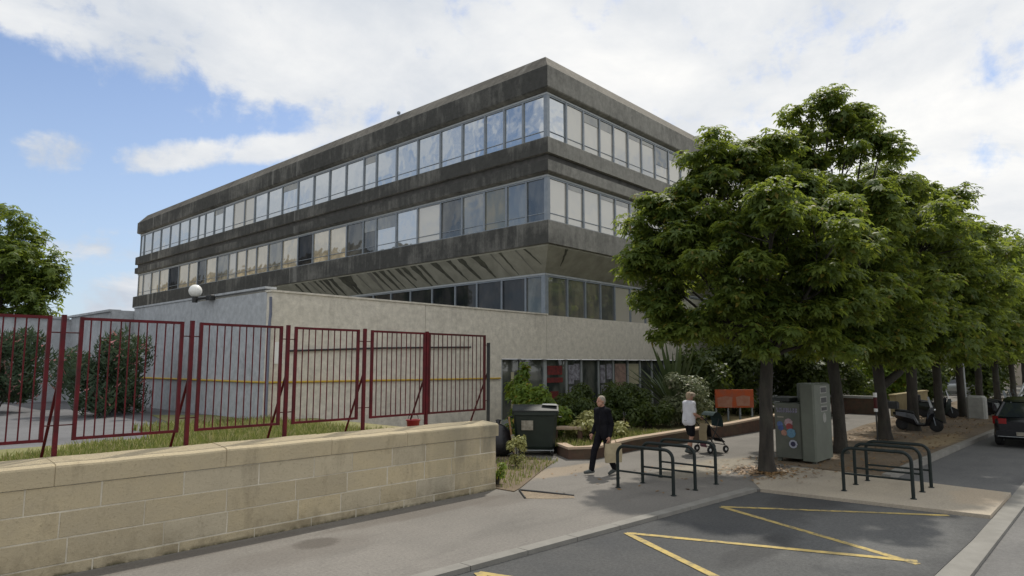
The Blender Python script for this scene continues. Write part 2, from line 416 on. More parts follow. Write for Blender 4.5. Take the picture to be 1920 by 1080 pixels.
# ground materials -------------------------------------------------
def ground_mat(name, base, var, speck, patches=(), rough=0.92, crack=0.0, bump=0.25, wet=None):
    """patches: (x, y, rx, ry, colour, strength) stains and other tone patches with their own irregular outline"""
    m = bpy.data.materials.new(name)
    m.use_nodes = True
    t = NT(m.node_tree)
    b = t.n['Principled BSDF']; b.inputs['Roughness'].default_value = rough; b.inputs['Specular IOR Level'].default_value = 0.25
    pos = t.new('ShaderNodeNewGeometry').outputs['Position']
    col = t.mix(t.mapr(t.noise(pos, 0.45, 6, 0.62), 0.34, 0.66), base, var)
    col = t.mix(t.mapr(t.noise(t.vmul(pos, (0.5, 2.0, 1)), 0.9, 5, 0.6), 0.52, 0.72, 0, 0.45), col, tuple(0.72 * q for q in var))
    if crack:
        vo = t.new('ShaderNodeTexVoronoi'); vo.feature = 'DISTANCE_TO_EDGE'; vo.inputs['Scale'].default_value = 0.42
        ds = t.new('ShaderNodeVectorMath'); ds.operation = 'ADD'
        ns = t.new('ShaderNodeTexNoise'); ns.inputs['Scale'].default_value = 1.7; ns.inputs['Detail'].default_value = 4
        t.link(pos, ns.inputs['Vector']); t.link(pos, ds.inputs[0]); t.link(t.vmul(ns.outputs['Color'], (0.8, 0.8, 0)), ds.inputs[1])
        t.link(ds.outputs[0], vo.inputs['Vector'])
        col = t.mix(t.mapr(vo.outputs['Distance'], 0.002, 0.008, crack, 0.0), col, tuple(0.4 * q for q in base))
    px, py, pz = t.sep(pos)[:3]
    wob = t.math('MULTIPLY', t.math('SUBTRACT', t.noise(pos, 2.2, 5, 0.6), 0.5), 1.5)
    for (cx, cy, rx, ry, c, k) in patches:
        a = t.math('DIVIDE', t.math('SUBTRACT', px, cx), rx); e = t.math('DIVIDE', t.math('SUBTRACT', py, cy), ry)
        q = t.math('ADD', t.math('ADD', t.math('MULTIPLY', a, a), t.math('MULTIPLY', e, e)), wob)
        col = t.mix(t.mapr(q, 0.35, 1.15, k, 0.0, True), col, c)
    if speck: col = t.mix(1.0, col, t.mix(t.mapr(t.noise(pos, 24, 4, 0.75), 0.3, 0.7), (1 - speck * .5,) * 3, (1 + speck * .5,) * 3), 'MULTIPLY')
    if speck:
        gv = t.new('ShaderNodeTexVoronoi'); gv.inputs['Scale'].default_value = 2.3; t.link(pos, gv.inputs['Vector'])
        col = t.mix(t.mapr(gv.outputs['Distance'], 0.035, 0.055, 0.45, 0.0), col, (0.10, 0.095, 0.09))
        col = t.mix(1.0, col, t.mix(t.noise(pos, 110, 2, 0.6), (1 - speck,) * 3, (1 + speck,) * 3), 'MULTIPLY')
    t.link(col, b.inputs['Base Color'])
    bn = t.new('ShaderNodeBump'); bn.inputs['Strength'].default_value = bump; bn.inputs['Distance'].default_value = 0.01
    t.link(t.noise(pos, 60, 4, 0.65), bn.inputs['Height']); t.link(bn.outputs[0], b.inputs['Normal'])
    return m
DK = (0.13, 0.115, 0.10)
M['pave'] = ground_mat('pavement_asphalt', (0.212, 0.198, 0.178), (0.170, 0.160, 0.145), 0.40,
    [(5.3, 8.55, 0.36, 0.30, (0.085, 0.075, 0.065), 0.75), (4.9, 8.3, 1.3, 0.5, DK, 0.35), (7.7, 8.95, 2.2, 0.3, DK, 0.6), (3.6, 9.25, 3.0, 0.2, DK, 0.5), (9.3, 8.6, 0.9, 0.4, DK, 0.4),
     (12.6, 9.9, 1.8, 0.5, (0.34, 0.27, 0.19), 0.6), (15.5, 7.6, 2.5, 0.8, (0.33, 0.29, 0.22), 0.6)], crack=0.10)
M['bay'] = ground_mat('parking_asphalt', (0.066, 0.068, 0.070), (0.088, 0.088, 0.086), 0.45,
    [(11.5, 3.0, 2.6, 1.2, (0.16, 0.16, 0.155), 0.5), (7.5, 3.2, 2.0, 0.9, (0.12, 0.12, 0.115), 0.4), (13.0, 4.6, 0.9, 0.7, (0.03, 0.03, 0.03), 0.4), (9.4, 3.9, 1.4, 0.3, (0.035, 0.035, 0.035), 0.4)], crack=0.10)
M['road'] = ground_mat('road_asphalt', (0.185, 0.18, 0.172), (0.15, 0.147, 0.142), 0.35, crack=0.12)
M['lane'] = ground_mat('parking_lane_asphalt', (0.15, 0.15, 0.147), (0.115, 0.116, 0.117), 0.35, crack=0.1)
M['tanpave'] = ground_mat('tan_sandy_paving', (0.43, 0.37, 0.285), (0.37, 0.325, 0.26), 0.3,
    [(15.6, 2.2, 1.2, 0.5, (0.45, 0.36, 0.26), 0.6), (14.0, 5.0, 1.0, 0.7, (0.33, 0.29, 0.23), 0.5)])
M['dirt'] = ground_mat('tree_strip_earth', (0.20, 0.155, 0.105), (0.135, 0.105, 0.075), 0.4, [(26, 4.6, 3.0, 0.6, (0.34, 0.26, 0.15), 0.7)], bump=0.6)
M['yard'] = ground_mat('yard_asphalt', (0.16, 0.16, 0.165), (0.12, 0.12, 0.125), 0.3)
M['lawn'] = ground_mat('lawn_earth', (0.17, 0.18, 0.065), (0.27, 0.235, 0.13), 0.4, bump=0.6)
M['garden'] = ground_mat('planting_earth', (0.25, 0.20, 0.11), (0.17, 0.155, 0.075), 0.4, bump=0.6)
M['earth'] = ground_mat('far_ground', (0.20, 0.19, 0.17), (0.16, 0.155, 0.14), 0.2)
M['gravel'] = ground_mat('loose_gravel', (0.33, 0.27, 0.19), (0.20, 0.16, 0.12), 0.6, bump=0.8)

def stone_mat(name, low_stain=True):
    m = bpy.data.materials.new(name)
    m.use_nodes = True
    t = NT(m.node_tree)
    b = t.n['Principled BSDF']; b.inputs['Roughness'].default_value = 0.93; b.inputs['Specular IOR Level'].default_value = 0.15
    geo = t.new('ShaderNodeNewGeometry'); pos = geo.outputs['Position']; rnd = geo.outputs['Random Per Island']
    x, y, z = t.sep(pos)[:3]
    col = t.mix(rnd, (0.58, 0.485, 0.310), (0.45, 0.385, 0.265))
    col = t.mix(t.mapr(t.math('FRACT', t.math('MULTIPLY', rnd, 7.31)), 0.6, 1.0, 0, 0.6), col, (0.52, 0.48, 0.39))
    col = t.mix(t.mapr(t.noise(t.vmul(pos, (1, 1, 1.4)), 1.6, 9, 0.68), 0.35, 0.68, 0, 0.5), col, (0.40, 0.35, 0.26))
    sta = t.mapr(t.noise(t.vmul(pos, (1, 1, 0.35)), 2.6, 7, 0.7), 0.54, 0.74, 0, 0.55)
    col = t.mix(sta, col, (0.22, 0.185, 0.13))
    if low_stain:
        low = t.math('MULTIPLY', t.mapr(z, 0.0, 0.38, 1.0, 0.0), t.mapr(t.noise(pos, 3.0, 6, 0.7), 0.42, 0.62, 0, 0.7))
        col = t.mix(low, col, (0.18, 0.145, 0.09))
        foot = t.math('MULTIPLY', t.mapr(z, 0.0, 0.05, 0.9, 0.0), t.mapr(t.noise(pos, 7.0, 4, 0.7), 0.35, 0.55))
        col = t.mix(foot, col, (0.06, 0.06, 0.035))
    end = t.math('MULTIPLY', t.mapr(x, 7.6, 9.9, 0.0, 0.65), t.mapr(t.noise(t.vmul(pos, (1.5, 1.5, 0.5)), 1.5, 5, 0.6), 0.38, 0.6))
    col = t.mix(end, col, (0.17, 0.165, 0.13))
    pit = t.noise(pos, 26, 6, 0.75)
    col = t.mix(t.mapr(pit, 0.56, 0.70, 0, 0.5), col, (0.20, 0.165, 0.11))
    t.link(col, b.inputs['Base Color'])
    bn = t.new('ShaderNodeBump'); bn.inputs['Strength'].default_value = 0.7; bn.inputs['Distance'].default_value = 0.02
    t.link(t.math('ADD', pit, t.noise(pos, 5, 5, 0.6)), bn.inputs['Height'])
    t.link(bn.outputs[0], b.inputs['Normal'])
    return m
M['stone'] = stone_mat('ashlar_limestone')
M['copstone'] = stone_mat('coping_limestone', False)
M['mortar'] = mat('lime_mortar', (0.66, 0.61, 0.50), (0.46, 0.42, 0.33), 3, 0.95, bump=0.5)
M['coping'] = mat('coping_limestone', (0.48, 0.415, 0.285), (0.38, 0.33, 0.235), 1.6, 0.93, bump=0.6, bscale=20, c3=(0.26, 0.215, 0.14), s3=2.2, f3=0.65, detail=9, speck=0.2)

# ================================================================== GROUND AND STREET
def sheet(name, pts, z, m, th=None):
    b = MB()
    if th: b.prism(pts, z - th, z)
    else: b.poly([(x, y, z) for x, y in pts])
    return b.build(name, m, kind='structure')

sheet('ground', [(-150, -150), (300, -150), (300, 300), (-150, 300)], -0.30, M['earth'])
def gut(x): return 2.16 - 0.031 * x if x < 12 else 1.80 - 0.006 * (x - 12)      # inner edge of the gutter strip
sheet('road', [(-40, -14), (160, -14), (160, 0.3), (60, 1.06), (9.8, 1.56), (-40, 3.1)], -0.10, M['road'], 0.15)
sheet('gutter', [(-40, 3.096), (9.8, 1.556), (60, 1.056), (60, 1.50), (20, 1.76), (12, 1.80), (-40, 3.42)], -0.055, M['kerb'], 0.12)
bay_back = lambda x: 6.60 - 0.0745 * x
sheet('parking_bay', [(-40, 3.424), (12, 1.804), (13.72, 1.79), (13.46, bay_back(13.46)), (-40, bay_back(-40))], -0.05, M['bay'], 0.12)
sheet('parking_lane', [(16.45, 1.772), (20, 1.764), (60, 1.504), (60, 2.9), (28, 3.66), (18.0, 3.93), (16.72, 3.95)], -0.06, M['lane'], 0.12)
# pale edging of the parking bay and the kerb of the tree strip
k = MB()
seg = 0
x = -12.0
while x < 13.4:
    x2 = min(x + 1.0, 13.46)
    k.prism([(x + 0.006, bay_back(x)), (x2 - 0.006, bay_back(x2)), (x2 - 0.006, bay_back(x2) + 0.20), (x + 0.006, bay_back(x) + 0.20)], -0.2, 0.012)
    x = x2
    if x >= 13.46: break
k.build('kerb', M['kerb'], kind='structure')
k = MB()
kp = [(16.78, 3.96), (18.0, 3.94), (21, 3.87), (24.5, 3.78), (28, 3.67), (33, 3.52), (40, 3.33), (60, 2.91)]
for (xa, ya), (xb, yb) in zip(kp, kp[1:]):
    n = max(1, round((xb - xa)))
    for i in range(n):
        u0, u1 = xa + (xb - xa) * i / n, xa + (xb - xa) * (i + 1) / n
        v0, v1 = ya + (yb - ya) * i / n, ya + (yb - ya) * (i + 1) / n
        k.prism([(u0 + 0.005, v0), (u1 - 0.005, v1), (u1 - 0.005, v1 + 0.18), (u0 + 0.005, v0 + 0.18)], -0.2, 0.06)
k.build('kerb', M['kerb'], kind='structure')
sheet('build_out', [(13.50, 5.55), (13.76, 1.80), (16.40, 1.785), (16.70, 3.95), (16.9, 4.16), (16.9, 6.1), (14.4, 6.1)], 0.004, M['tanpave'], 0.2)
sheet('pavement', [(-40, bay_back(-40) + 0.205), (13.45, bay_back(13.45) + 0.205), (13.47, 5.56), (16.9, 5.7), (60, 6.4), (60, 10.4), (26, 10.3), (16.9, 16.2), (9.9, 16.2), (9.9, 9.7), (-40, 9.7)], 0.0, M['pave'], 0.2)
sheet('tree_strip', [(16.9, 4.13), (18, 4.125), (24.5, 3.965), (33, 3.705), (60, 3.095), (60, 8.5), (30, 8.0), (21, 7.2), (17.2, 7.0)], 0.012, M['dirt'], 0.2)
sheet('far_pavement', [(60.01, 2.9), (160, 1.5), (160, 14), (60.01, 14)], -0.02, M['pave'], 0.2)
# yellow zigzag of the reserved bay, each leg one painted stripe
def stripe(a, b, wd=0.115):
    a = Vector(a); b = Vector(b); d = (b - a).normalized(); n = Vector((-d.y, d.x)) * wd / 2
    mb = MB()
    L = (b - a).length; ns = 12
    pts = []
    rr = random.Random(int(a.x * 100))
    up = [a + d * (L * i / ns) + n * (1 + rr.uniform(-.10, .10)) for i in range(ns + 1)]
    dn = [a + d * (L * i / ns) - n * (1 + rr.uniform(-.10, .10)) for i in range(ns + 1)]
    for i in range(ns): mb.poly([(dn[i].x, dn[i].y, -0.046), (dn[i + 1].x, dn[i + 1].y, -0.046), (up[i + 1].x, up[i + 1].y, -0.046), (up[i].x, up[i].y, -0.046)])
    return mb
def paint_mat():
    m = mat('yellow_road_paint', (0.50, 0.37, 0.11), (0.38, 0.29, 0.11), 5, 0.8)
    t = NT(m.node_tree); b = t.n['Principled BSDF']
    pos = t.new('ShaderNodeNewGeometry').outputs['Position']
    src = b.inputs['Base Color'].links[0].from_socket
    wear = t.math('MULTIPLY', t.mapr(t.noise(pos, 9, 7, 0.72), 0.47, 0.60, 0, 0.9), t.mapr(t.noise(pos, 0.8, 3, 0.6), 0.35, 0.6, 0.35, 1.0))
    t.link(t.mix(wear, src, (0.11, 0.105, 0.09)), b.inputs['Base Color'])
    return m
M['roadpaint'] = paint_mat()
zz_pts = [((11.62, 5.50), (10.05, 2.12)), ((11.62, 5.50), (13.55, 2.35)), ((8.88, 5.74), (10.18, 2.15)), ((8.88, 5.74), (7.1, 2.5)), ((6.00, 6.02), (7.1, 2.5)), ((6.00, 6.02), (4.3, 2.7))]
for i, (a, b) in enumerate(zz_pts):
    o = stripe(a, b).build('road_marking', M['roadpaint'], kind='structure')
    o.location.z += 0.0015 * i
# broken opening in the pavement beside the wall end
hole = MB(); hole.poly([(10.12, 9.02, 0.004), (9.62, 8.42, 0.004), (9.95, 8.0, 0.004), (10.28, 7.76, 0.004), (10.42, 7.9, 0.004), (10.25, 8.5, 0.004)])
hole.build('gravel_patch', M['gravel'], kind='structure')
hb = MB(); hb.tube([(9.62, 8.42, 0.005), (10.13, 9.03, 0.02), (10.27, 8.5, 0.014), (10.43, 7.9, 0.006)], 0.022, 6)
hb.build('patch_edge', M['black'], kind='structure')
sheet('verge', [(9.95, 9.0), (10.3, 9.15), (12.4, 10.3), (13.6, 10.9), (14.0, 12.6), (9.95, 12.6)], 0.02, M['dirt'], 0.1)

# raised yard behind the stone wall
sheet('yard_terrace', [(-40, 9.9), (9.75, 9.9), (9.75, 15.98), (8.40, 15.98), (8.40, 25.7), (7.6, 25.7), (7.6, 30.4), (-40, 30.4)], 1.06, M['yard'], 1.3)
sheet('lawn', [(-40, 9.95), (9.7, 9.95), (9.7, 15.95), (8.36, 15.95), (8.36, 19.0), (7.2, 20.2), (6.3, 16.0), (5.2, 14.0), (-40, 13.2)], 1.075, M['lawn'], 0.01)

# grass blades on the lawn and the verge -----------------------------------------------------------
def blades(name, n, region, h, seed, m, w0=0.012, lean=0.5):
    rg = np.random.default_rng(seed)
    P0 = region(rg, n)
    N = len(P0)
    hh = h * rg.uniform(0.4, 1.25, N); a = rg.uniform(0, 2 * np.pi, N)
    side = np.stack([np.cos(a), np.sin(a), np.zeros(N)], 1) * (w0 * rg.uniform(0.6, 1.4, N))[:, None]
    b = rg.uniform(0, 2 * np.pi, N); ln = rg.uniform(0, lean, N) * hh
    tip = P0 + np.stack([np.cos(b) * ln, np.sin(b) * ln, hh], 1)
    mid = P0 + np.stack([np.cos(b) * ln * 0.3, np.sin(b) * ln * 0.3, hh * 0.6], 1)
    V = np.stack([P0 - side, P0 + side, mid + side * 0.7, mid - side * 0.7, tip - side * 0.15, tip + side * 0.15], 1).reshape(-1, 3)
    i = np.arange(N)[:, None] * 6
    F = np.concatenate([i + np.array([[0, 1, 2, 3]]), i + np.array([[3, 2, 5, 4]])], 0)
    o = np_mesh(name, V, F, m)
    return o
def reg_lawn(rg, n):
    x = rg.uniform(0.5, 8.4, n); y = 10.25 + 3.6 * rg.uniform(0, 1, n) ** 1.3
    y = np.where(x > 5.3, 10.25 + (y - 10.25) * 1.6, y)
    den = 0.5 + 0.5 * np.sin(x * 3.1 + 2 * np.sin(y * 1.7)) * np.sin(y * 2.9 + x)
    keep = (rg.uniform(0, 1, n) < 0.25 + 0.75 * den) & (y < 12.6 + 0.5 * np.sin(x * 2)) | (rg.uniform(0, 1, n) < 0.35 + 0.65 * den) & (x > 4.8)
    x, y = x[keep], y[keep]
    return np.stack([x, y, np.full(len(x), 1.07)], 1)
tag(blades('lawn_grass', 42000, reg_lawn, 0.16, 3, M['grass']), 'patchy green and dry grass growing behind the red fence', 'grass', kind='stuff')
def reg_verge(rg, n):
    x = rg.uniform(10.0, 13.8, n); y = 9.2 + 3.0 * rg.uniform(0, 1, n)
    keep = y > 9.15 + (x - 10) * 0.46
    return np.stack([x[keep], y[keep], np.full(keep.sum(), 0.02)], 1)
tag(blades('verge_grass', 1500, reg_verge, 0.09, 4, M['grass']), 'thin dry grass on the verge around the dark bin', 'grass', kind='stuff')

# leaf litter under the street trees
def litter(name, n, fn, seed, label):
    rg = np.random.default_rng(seed)
    c = fn(rg, n); N = len(c)
    s = rg.uniform(0.025, 0.065, N); a = rg.uniform(0, 2 * np.pi, N)
    u = np.stack([np.cos(a), np.sin(a), rg.uniform(-.35, .35, N)], 1) * s[:, None]
    v = np.stack([-np.sin(a), np.cos(a), rg.uniform(-.35, .35, N)], 1) * (s * 0.55)[:, None]
    V = np.stack([c - u, c + v, c + u, c - v], 1).reshape(-1, 3)
    F = np.arange(N * 4).reshape(N, 4)
    return tag(np_mesh(name, V, F, M['litter']), label, 'fallen leaves', kind='stuff')
def f1(rg, n):
    r = np.abs(rg.normal(0, 0.75, n)); a = rg.uniform(0, 2 * np.pi, n)
    return np.stack([15.7 + r * np.cos(a), 6.35 + 0.8 * r * np.sin(a), np.full(n, 0.03)], 1)
litter('leaf_litter', 1000, f1, 5, 'dry brown leaves gathered round the nearest trunk')
def f2(rg, n):
    x = rg.uniform(17.0, 40, n); y = rg.uniform(4.2, 7.6, n)
    k = rg.uniform(0, 1, n) < 0.35 + 0.65 * (np.sin(x * 1.3 + y * 2.1) > 0)
    return np.stack([x[k], y[k], np.full(k.sum(), 0.035)], 1)
litter('leaf_litter', 3600, f2, 6, 'dry leaves strewn along the bare tree strip')
def f3(rg, n):
    x = rg.uniform(10.5, 17, n); y = rg.uniform(6.0, 10.0, n)
    return np.stack([x, y, np.full(n, 0.012)], 1)
litter('leaf_litter', 45, f3, 7, 'few scattered leaves lying on the open pavement')

# ================================================================== OFFICE BUILDING
BX0, BY0, BX1, BY1 = 18.85, 15.33, 44.0, 58.3
bld = thing('office_building', 'three-storey concrete office block with dark weathered bands and ribbon windows', 'building', (BX0, BY0, 0))
OFF = (BX0, BY0, 0)
def rect(ins, z): return [(BX0 + ins, BY0 + ins, z), (BX1 - ins, BY0 + ins, z), (BX1 - ins, BY1 - ins, z), (BX0 + ins, BY1 - ins, z)]
def band(name, prof, m):
    b = MB(); b.rings([rect(i, z) for i, z in prof])
    return b.build(name, m, bld, OFF)
WI, WL = 0.25, 1.0                                   # window planes of upper floors and of the recessed first floor
ZT0, ZT1 = 11.06, 12.80                              # top windows
ZM0, ZM1 = 7.86, 9.56                                # middle windows
ZL0, ZL1 = 4.30, 5.93                                # recessed lower windows
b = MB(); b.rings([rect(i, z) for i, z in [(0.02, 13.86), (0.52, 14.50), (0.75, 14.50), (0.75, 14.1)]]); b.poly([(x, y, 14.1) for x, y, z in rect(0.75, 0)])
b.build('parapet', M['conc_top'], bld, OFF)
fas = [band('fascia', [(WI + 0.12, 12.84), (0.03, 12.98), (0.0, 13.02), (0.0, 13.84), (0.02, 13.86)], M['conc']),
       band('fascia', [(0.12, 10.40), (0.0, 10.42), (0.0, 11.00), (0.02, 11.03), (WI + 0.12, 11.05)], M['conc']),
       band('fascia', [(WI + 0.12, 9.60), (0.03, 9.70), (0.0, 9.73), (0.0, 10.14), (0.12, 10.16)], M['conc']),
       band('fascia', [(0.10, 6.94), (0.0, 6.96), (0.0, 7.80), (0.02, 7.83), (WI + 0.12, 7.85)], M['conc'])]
band('shadow_groove', [(0.12, 10.16), (0.16, 10.16), (0.16, 10.40), (0.12, 10.40)], M['groove'])
slope = band('sloped_soffit', [(WL + 0.12, 5.96), (WL, 5.97), (0.10, 6.88), (0.10, 6.94)], M['soffit'])
# core walls closing the body behind the glass
b = MB(); b.rings([rect(i, z) for i, z in [(WI + 0.10, 9.6), (WI + 0.10, 7.85)]]); b.rings([rect(i, z) for i, z in [(WI + 0.10, 12.84), (WI + 0.10, 11.05)]]); b.rings([rect(i, z) for i, z in [(WL + 0.10, 5.97), (WL + 0.10, 4.2)]])
b.build('core_wall', M['groove'], bld, OFF)
# lime and lichen runs below the sloped soffit, thin films on its face
def run(y, wd, slant, z0, z1, m, side='L'):
    mb = MB(); pr = random.Random(int(y * 77)); n = 7; L = []; Rr = []
    for i in range(n + 1):
        f = i / n; z = z1 + (z0 - z1) * f
        ins = 0.10 + (6.88 - z) / (6.88 - 5.97) * 0.90 - 0.006
        ww = wd * (1 - 0.75 * f) * pr.uniform(0.7, 1.2) / 2
        c = y + slant * f + pr.uniform(-.02, .02)
        for lst, q in ((L, c - ww), (Rr, c + ww)):
            lst.append((BX0 + ins, q, z - 0.004) if side == 'L' else (q, BY0 + ins, z - 0.004))
    for i in range(n): mb.poly([L[i], L[i + 1], Rr[i + 1], Rr[i]])
    o = mb.build('stain', m, slope, OFF)
rr = random.Random(4)
yy = 16.6
while yy < 34:
    run(yy, rr.choice([0.16, 0.26, 0.42, 0.6]) * (0.6 if yy < 19 else 1), rr.uniform(-.5, -.1), rr.choice([5.985, 5.985, 6.05, 6.3]), 6.875, M['stain'] if rr.random() < 0.72 else M['stainlt'])
    yy += rr.uniform(0.40, 1.0)
run(20.1, 0.18, 0.3, 6.3, 6.875, M['stain'], 'R')

# windows
topL = [15.62, 16.55, 17.55, 18.63, 19.98, 21.38, 22.91, 24.46, 26.02, 27.05, 28.6, 30.12, 31.65, 33.28, 35.0, 36.7, 38.3, 39.6, 41.1, 42.5, 43.9, 45.3, 46.4, 47.9, 49.6, 51.3, 53.1, 54.8, 56.5, 58.0]
midL = [15.62, 16.39, 17.42, 18.64, 19.95, 21.30, 22.85, 24.38, 25.92, 26.97, 28.4, 29.96, 31.54, 33.07, 34.8, 36.4, 37.8, 39.1, 40.4, 41.5, 43.2, 44.8, 46.1, 47.6, 49.3, 51.1, 52.9, 54.5, 56.2, 58.0]
topR = [19.12, 20.28, 21.42, 22.57, 23.62, 24.77, 25.91, 27.11, 28.39, 29.6, 32, 34.4, 36.8, 39.2, 41.6, 43.7]
midR = [19.12, 20.29, 21.37, 22.53, 23.66, 24.82, 25.98, 27.37, 28.6, 29.8, 32.2, 34.6, 37, 39.4, 41.8, 43.7]
lowL = [16.42, 17.30, 18.60, 20.05, 21.40, 22.94, 24.49, 25.97, 27.4, 28.9, 30.4]
lowR = [19.92, 21.23, 22.45, 23.55, 24.64, 25.9, 27.2, 28.5, 30.6, 33, 36, 39.5, 42.9]
topL = [15.62] + [1.0133 * q for q in topL[1:-1]] + [58.02]
midL = [15.62] + [1.0133 * q for q in midL[1:-1]] + [58.02]
prw = random.Random(77)
def window(name, side, ins, a, c, z0, z1, gm, transom=True, blind=0.0):
    """one bay of the ribbon: frame bars, a pane, sometimes a half-lowered blind"""
    t = 0.045
    def B(mb, u0, u1, z_0, z_1, d0, d1):
        if side == 'L': mb.box(BX0 + ins + d0, BX0 + ins + d1, u0, u1, z_0, z_1)
        else: mb.box(u0, u1, BY0 + ins + d0, BY0 + ins + d1, z_0, z_1)
    f = MB()
    B(f, a + 0.002, a + t, z0, z1, -0.05, 0.05); B(f, c - t, c - 0.002, z0, z1, -0.05, 0.05)
    B(f, a + t, c - t, z1 - 0.05, z1, -0.04, 0.04); B(f, a + t, c - t, z0, z0 + 0.05, -0.04, 0.04)
    if transom: B(f, a + t, c - t, z0 + 0.30, z0 + 0.325, -0.02, 0.035)
    fr = f.build(name, M['alu'], bld, OFF)
    # every pane sits a touch out of true in its frame, as real glazing does
    j = [prw.uniform(0, .014) for _ in range(3)]; j.append(j[0] + j[2] - j[1])
    q4 = [(a + t, z0 + .05), (c - t, z0 + .05), (c - t, z1 - .05), (a + t, z1 - .05)]
    if side == 'L': fr4 = [(BX0 + ins + e, u, z) for (u, z), e in zip(q4, j)]; bk4 = [(x + .012, u, z) for x, u, z in fr4]
    else: fr4 = [(u, BY0 + ins + e, z) for (u, z), e in zip(q4, j)]; bk4 = [(u, y + .012, z) for u, y, z in fr4]
    p = MB(); p.rings([fr4, bk4], caps=True)
    p.build('pane', gm, fr, OFF)
    if blind:
        q = MB(); B(q, a + t, c - t, z1 - 0.05 - blind * (z1 - z0), z1 - 0.05, -0.008, -0.001)
        q.build('blind', gm if blind < 0 else M['g_mid'], fr, OFF)
rr = random.Random(11)
for i, (a, c) in enumerate(zip(topL, topL[1:])):
    g = M['g_sky'] if rr.random() < 0.84 or i < 6 else M['g_blind']
    window('window', 'L', WI, a, c, ZT0, ZT1, g, blind=0.2 if i in (8, 13, 19) else 0)
pat = ['dark', 'mid', 'brown', 'mid', 'dark', 'blind', 'sky', 'sky', 'dark', 'dark', 'cream', 'cream', 'deep', 'cream', 'mid', 'cream', 'cream', 'cream', 'blind', 'mid', 'cream', 'dark', 'cream', 'cream', 'deep', 'cream', 'cream', 'blind', 'cream']
for i, (a, c) in enumerate(zip(midL, midL[1:])):
    window('window', 'L', WI, a, c, ZM0, ZM1, M['g_' + pat[i % len(pat)]], blind=0.34 if i in (7, 8) else 0)
for i, (a, c) in enumerate(zip(topR, topR[1:])):
    window('window', 'R', WI, a, c, ZT0, ZT1, M['g_blind'] if i else M['g_sky'], transom=i < 9, blind=(0, 0, .22, .22, 0, .12, .1, .5, .2, 0)[i] if i < 10 else 0)
for i, (a, c) in enumerate(zip(midR, midR[1:])):
    window('window', 'R', WI, a, c, ZM0, ZM1, M['g_blind'] if i % 6 < 5 else M['g_mid'], transom=i < 9, blind=(0, .12, 0, .1, .12, .15, 0, .6, .3, 0)[i] if i < 10 else 0)
for i, (a, c) in enumerate(zip(lowL, lowL[1:])):
    window('lower_window', 'L', WL, a, c, ZL0, ZL1, M['g_deep'] if i else M['g_shop'], transom=False)
for i, (a, c) in enumerate(zip(lowR, lowR[1:])):
    window('lower_window', 'R', WL, a, c, ZL0, ZL1, [M['g_mid'], M['g_mid'], M['g_mid'], M['g_mid'], M['g_blind'], M['g_blind']][min(i, 5)], transom=False)
# pale lintel rails above each ribbon and corner posts
for ins, z in ((WI, ZT1), (WI, ZM1), (WL, ZL1)):
    b = MB(); b.rings([rect(i, q) for i, q in [(ins - 0.06, z + 0.075), (ins - 0.06, z + 0.005), (ins + 0.05, z + 0.005)]])
    b.build('lintel_rail', M['alu_lt'], bld, OFF)
for ins, z0, z1, wd in ((WI, ZT0, ZT1, 0.17), (WI, ZM0, ZM1, 0.17), (WL, ZL0, ZL1, 0.20)):
    b = MB(); b.cbox(BX0 + ins - 0.055, BX0 + ins - 0.055 + wd, BY0 + ins - 0.055, BY0 + ins - 0.055 + wd, z0, z1, 0.004)
    b.build('corner_post', M['alu'], bld, OFF)
b = MB(); b.cbox(23.0, 26.5, 30.0, 36.0, 14.1, 16.0, 0.03); b.build('roof_plant_room', M['conc_top'], bld, OFF)
b = MB(); b.box(19.22, 19.34, 24.9, 25.02, 14.50, 14.62); b.build('roof_fitting', M['alu'], bld, OFF)

# podium: the pale single-storey band that carries on to the left as an annexe
PX0, PY0, PZ = 8.42, 16.0, 4.34
GX = 17.03                                              # the glazed shopfront begins here
pod = MB()
pod.box(PX0, 13.55, PY0, PY0 + 0.24, -0.1, PZ); pod.box(13.565, GX, PY0, PY0 + 0.24, -0.1, PZ)
pod.build('podium_wall', M['pod'], bld, OFF)
pod = MB()
pod.box(GX + 0.002, 19.53, PY0, PY0 + 0.24, 2.67, PZ - 0.003); pod.box(19.55, 27.9, PY0, PY0 + 0.24, 2.67, PZ - 0.003); pod.box(27.915, 36, PY0, PY0 + 0.24, 2.67, PZ); pod.box(36.015, BX1, PY0, PY0 + 0.24, 2.67, PZ)
pod.build('podium_band', M['pod'], bld, OFF)
ps = MB(); ps.box(PX0, PX0 + 0.24, PY0 + 0.242, 20.9, -0.1, PZ + 0.02); ps.box(PX0, PX0 + 0.24, 20.912, 25.8, -0.1, PZ + 0.10)
ps.build('podium_side_wall', M['podside'], bld, OFF)
pr_ = MB(); pr_.poly([(PX0 + 0.2, PY0 + 0.2, PZ - 0.12), (BX1, PY0 + 0.2, PZ - 0.12), (BX1, BY1, PZ - 0.12), (PX0 + 0.2, BY1, PZ - 0.12)])
pr_.build('podium_roof', M['roof'], bld, OFF)
cp = MB(); cp.box(PX0 - 0.03, 19.6, PY0 - 0.03, PY0 + 0.28, PZ, PZ + 0.05)
cp.build('podium_coping', M['pod'], bld, OFF)
cp = MB(); cp.box(PX0 - 0.03, PX0 + 0.28, PY0 + 0.285, 25.8, PZ + 0.102, PZ + 0.16); cp.build('podium_coping', M['podside'], bld, OFF)
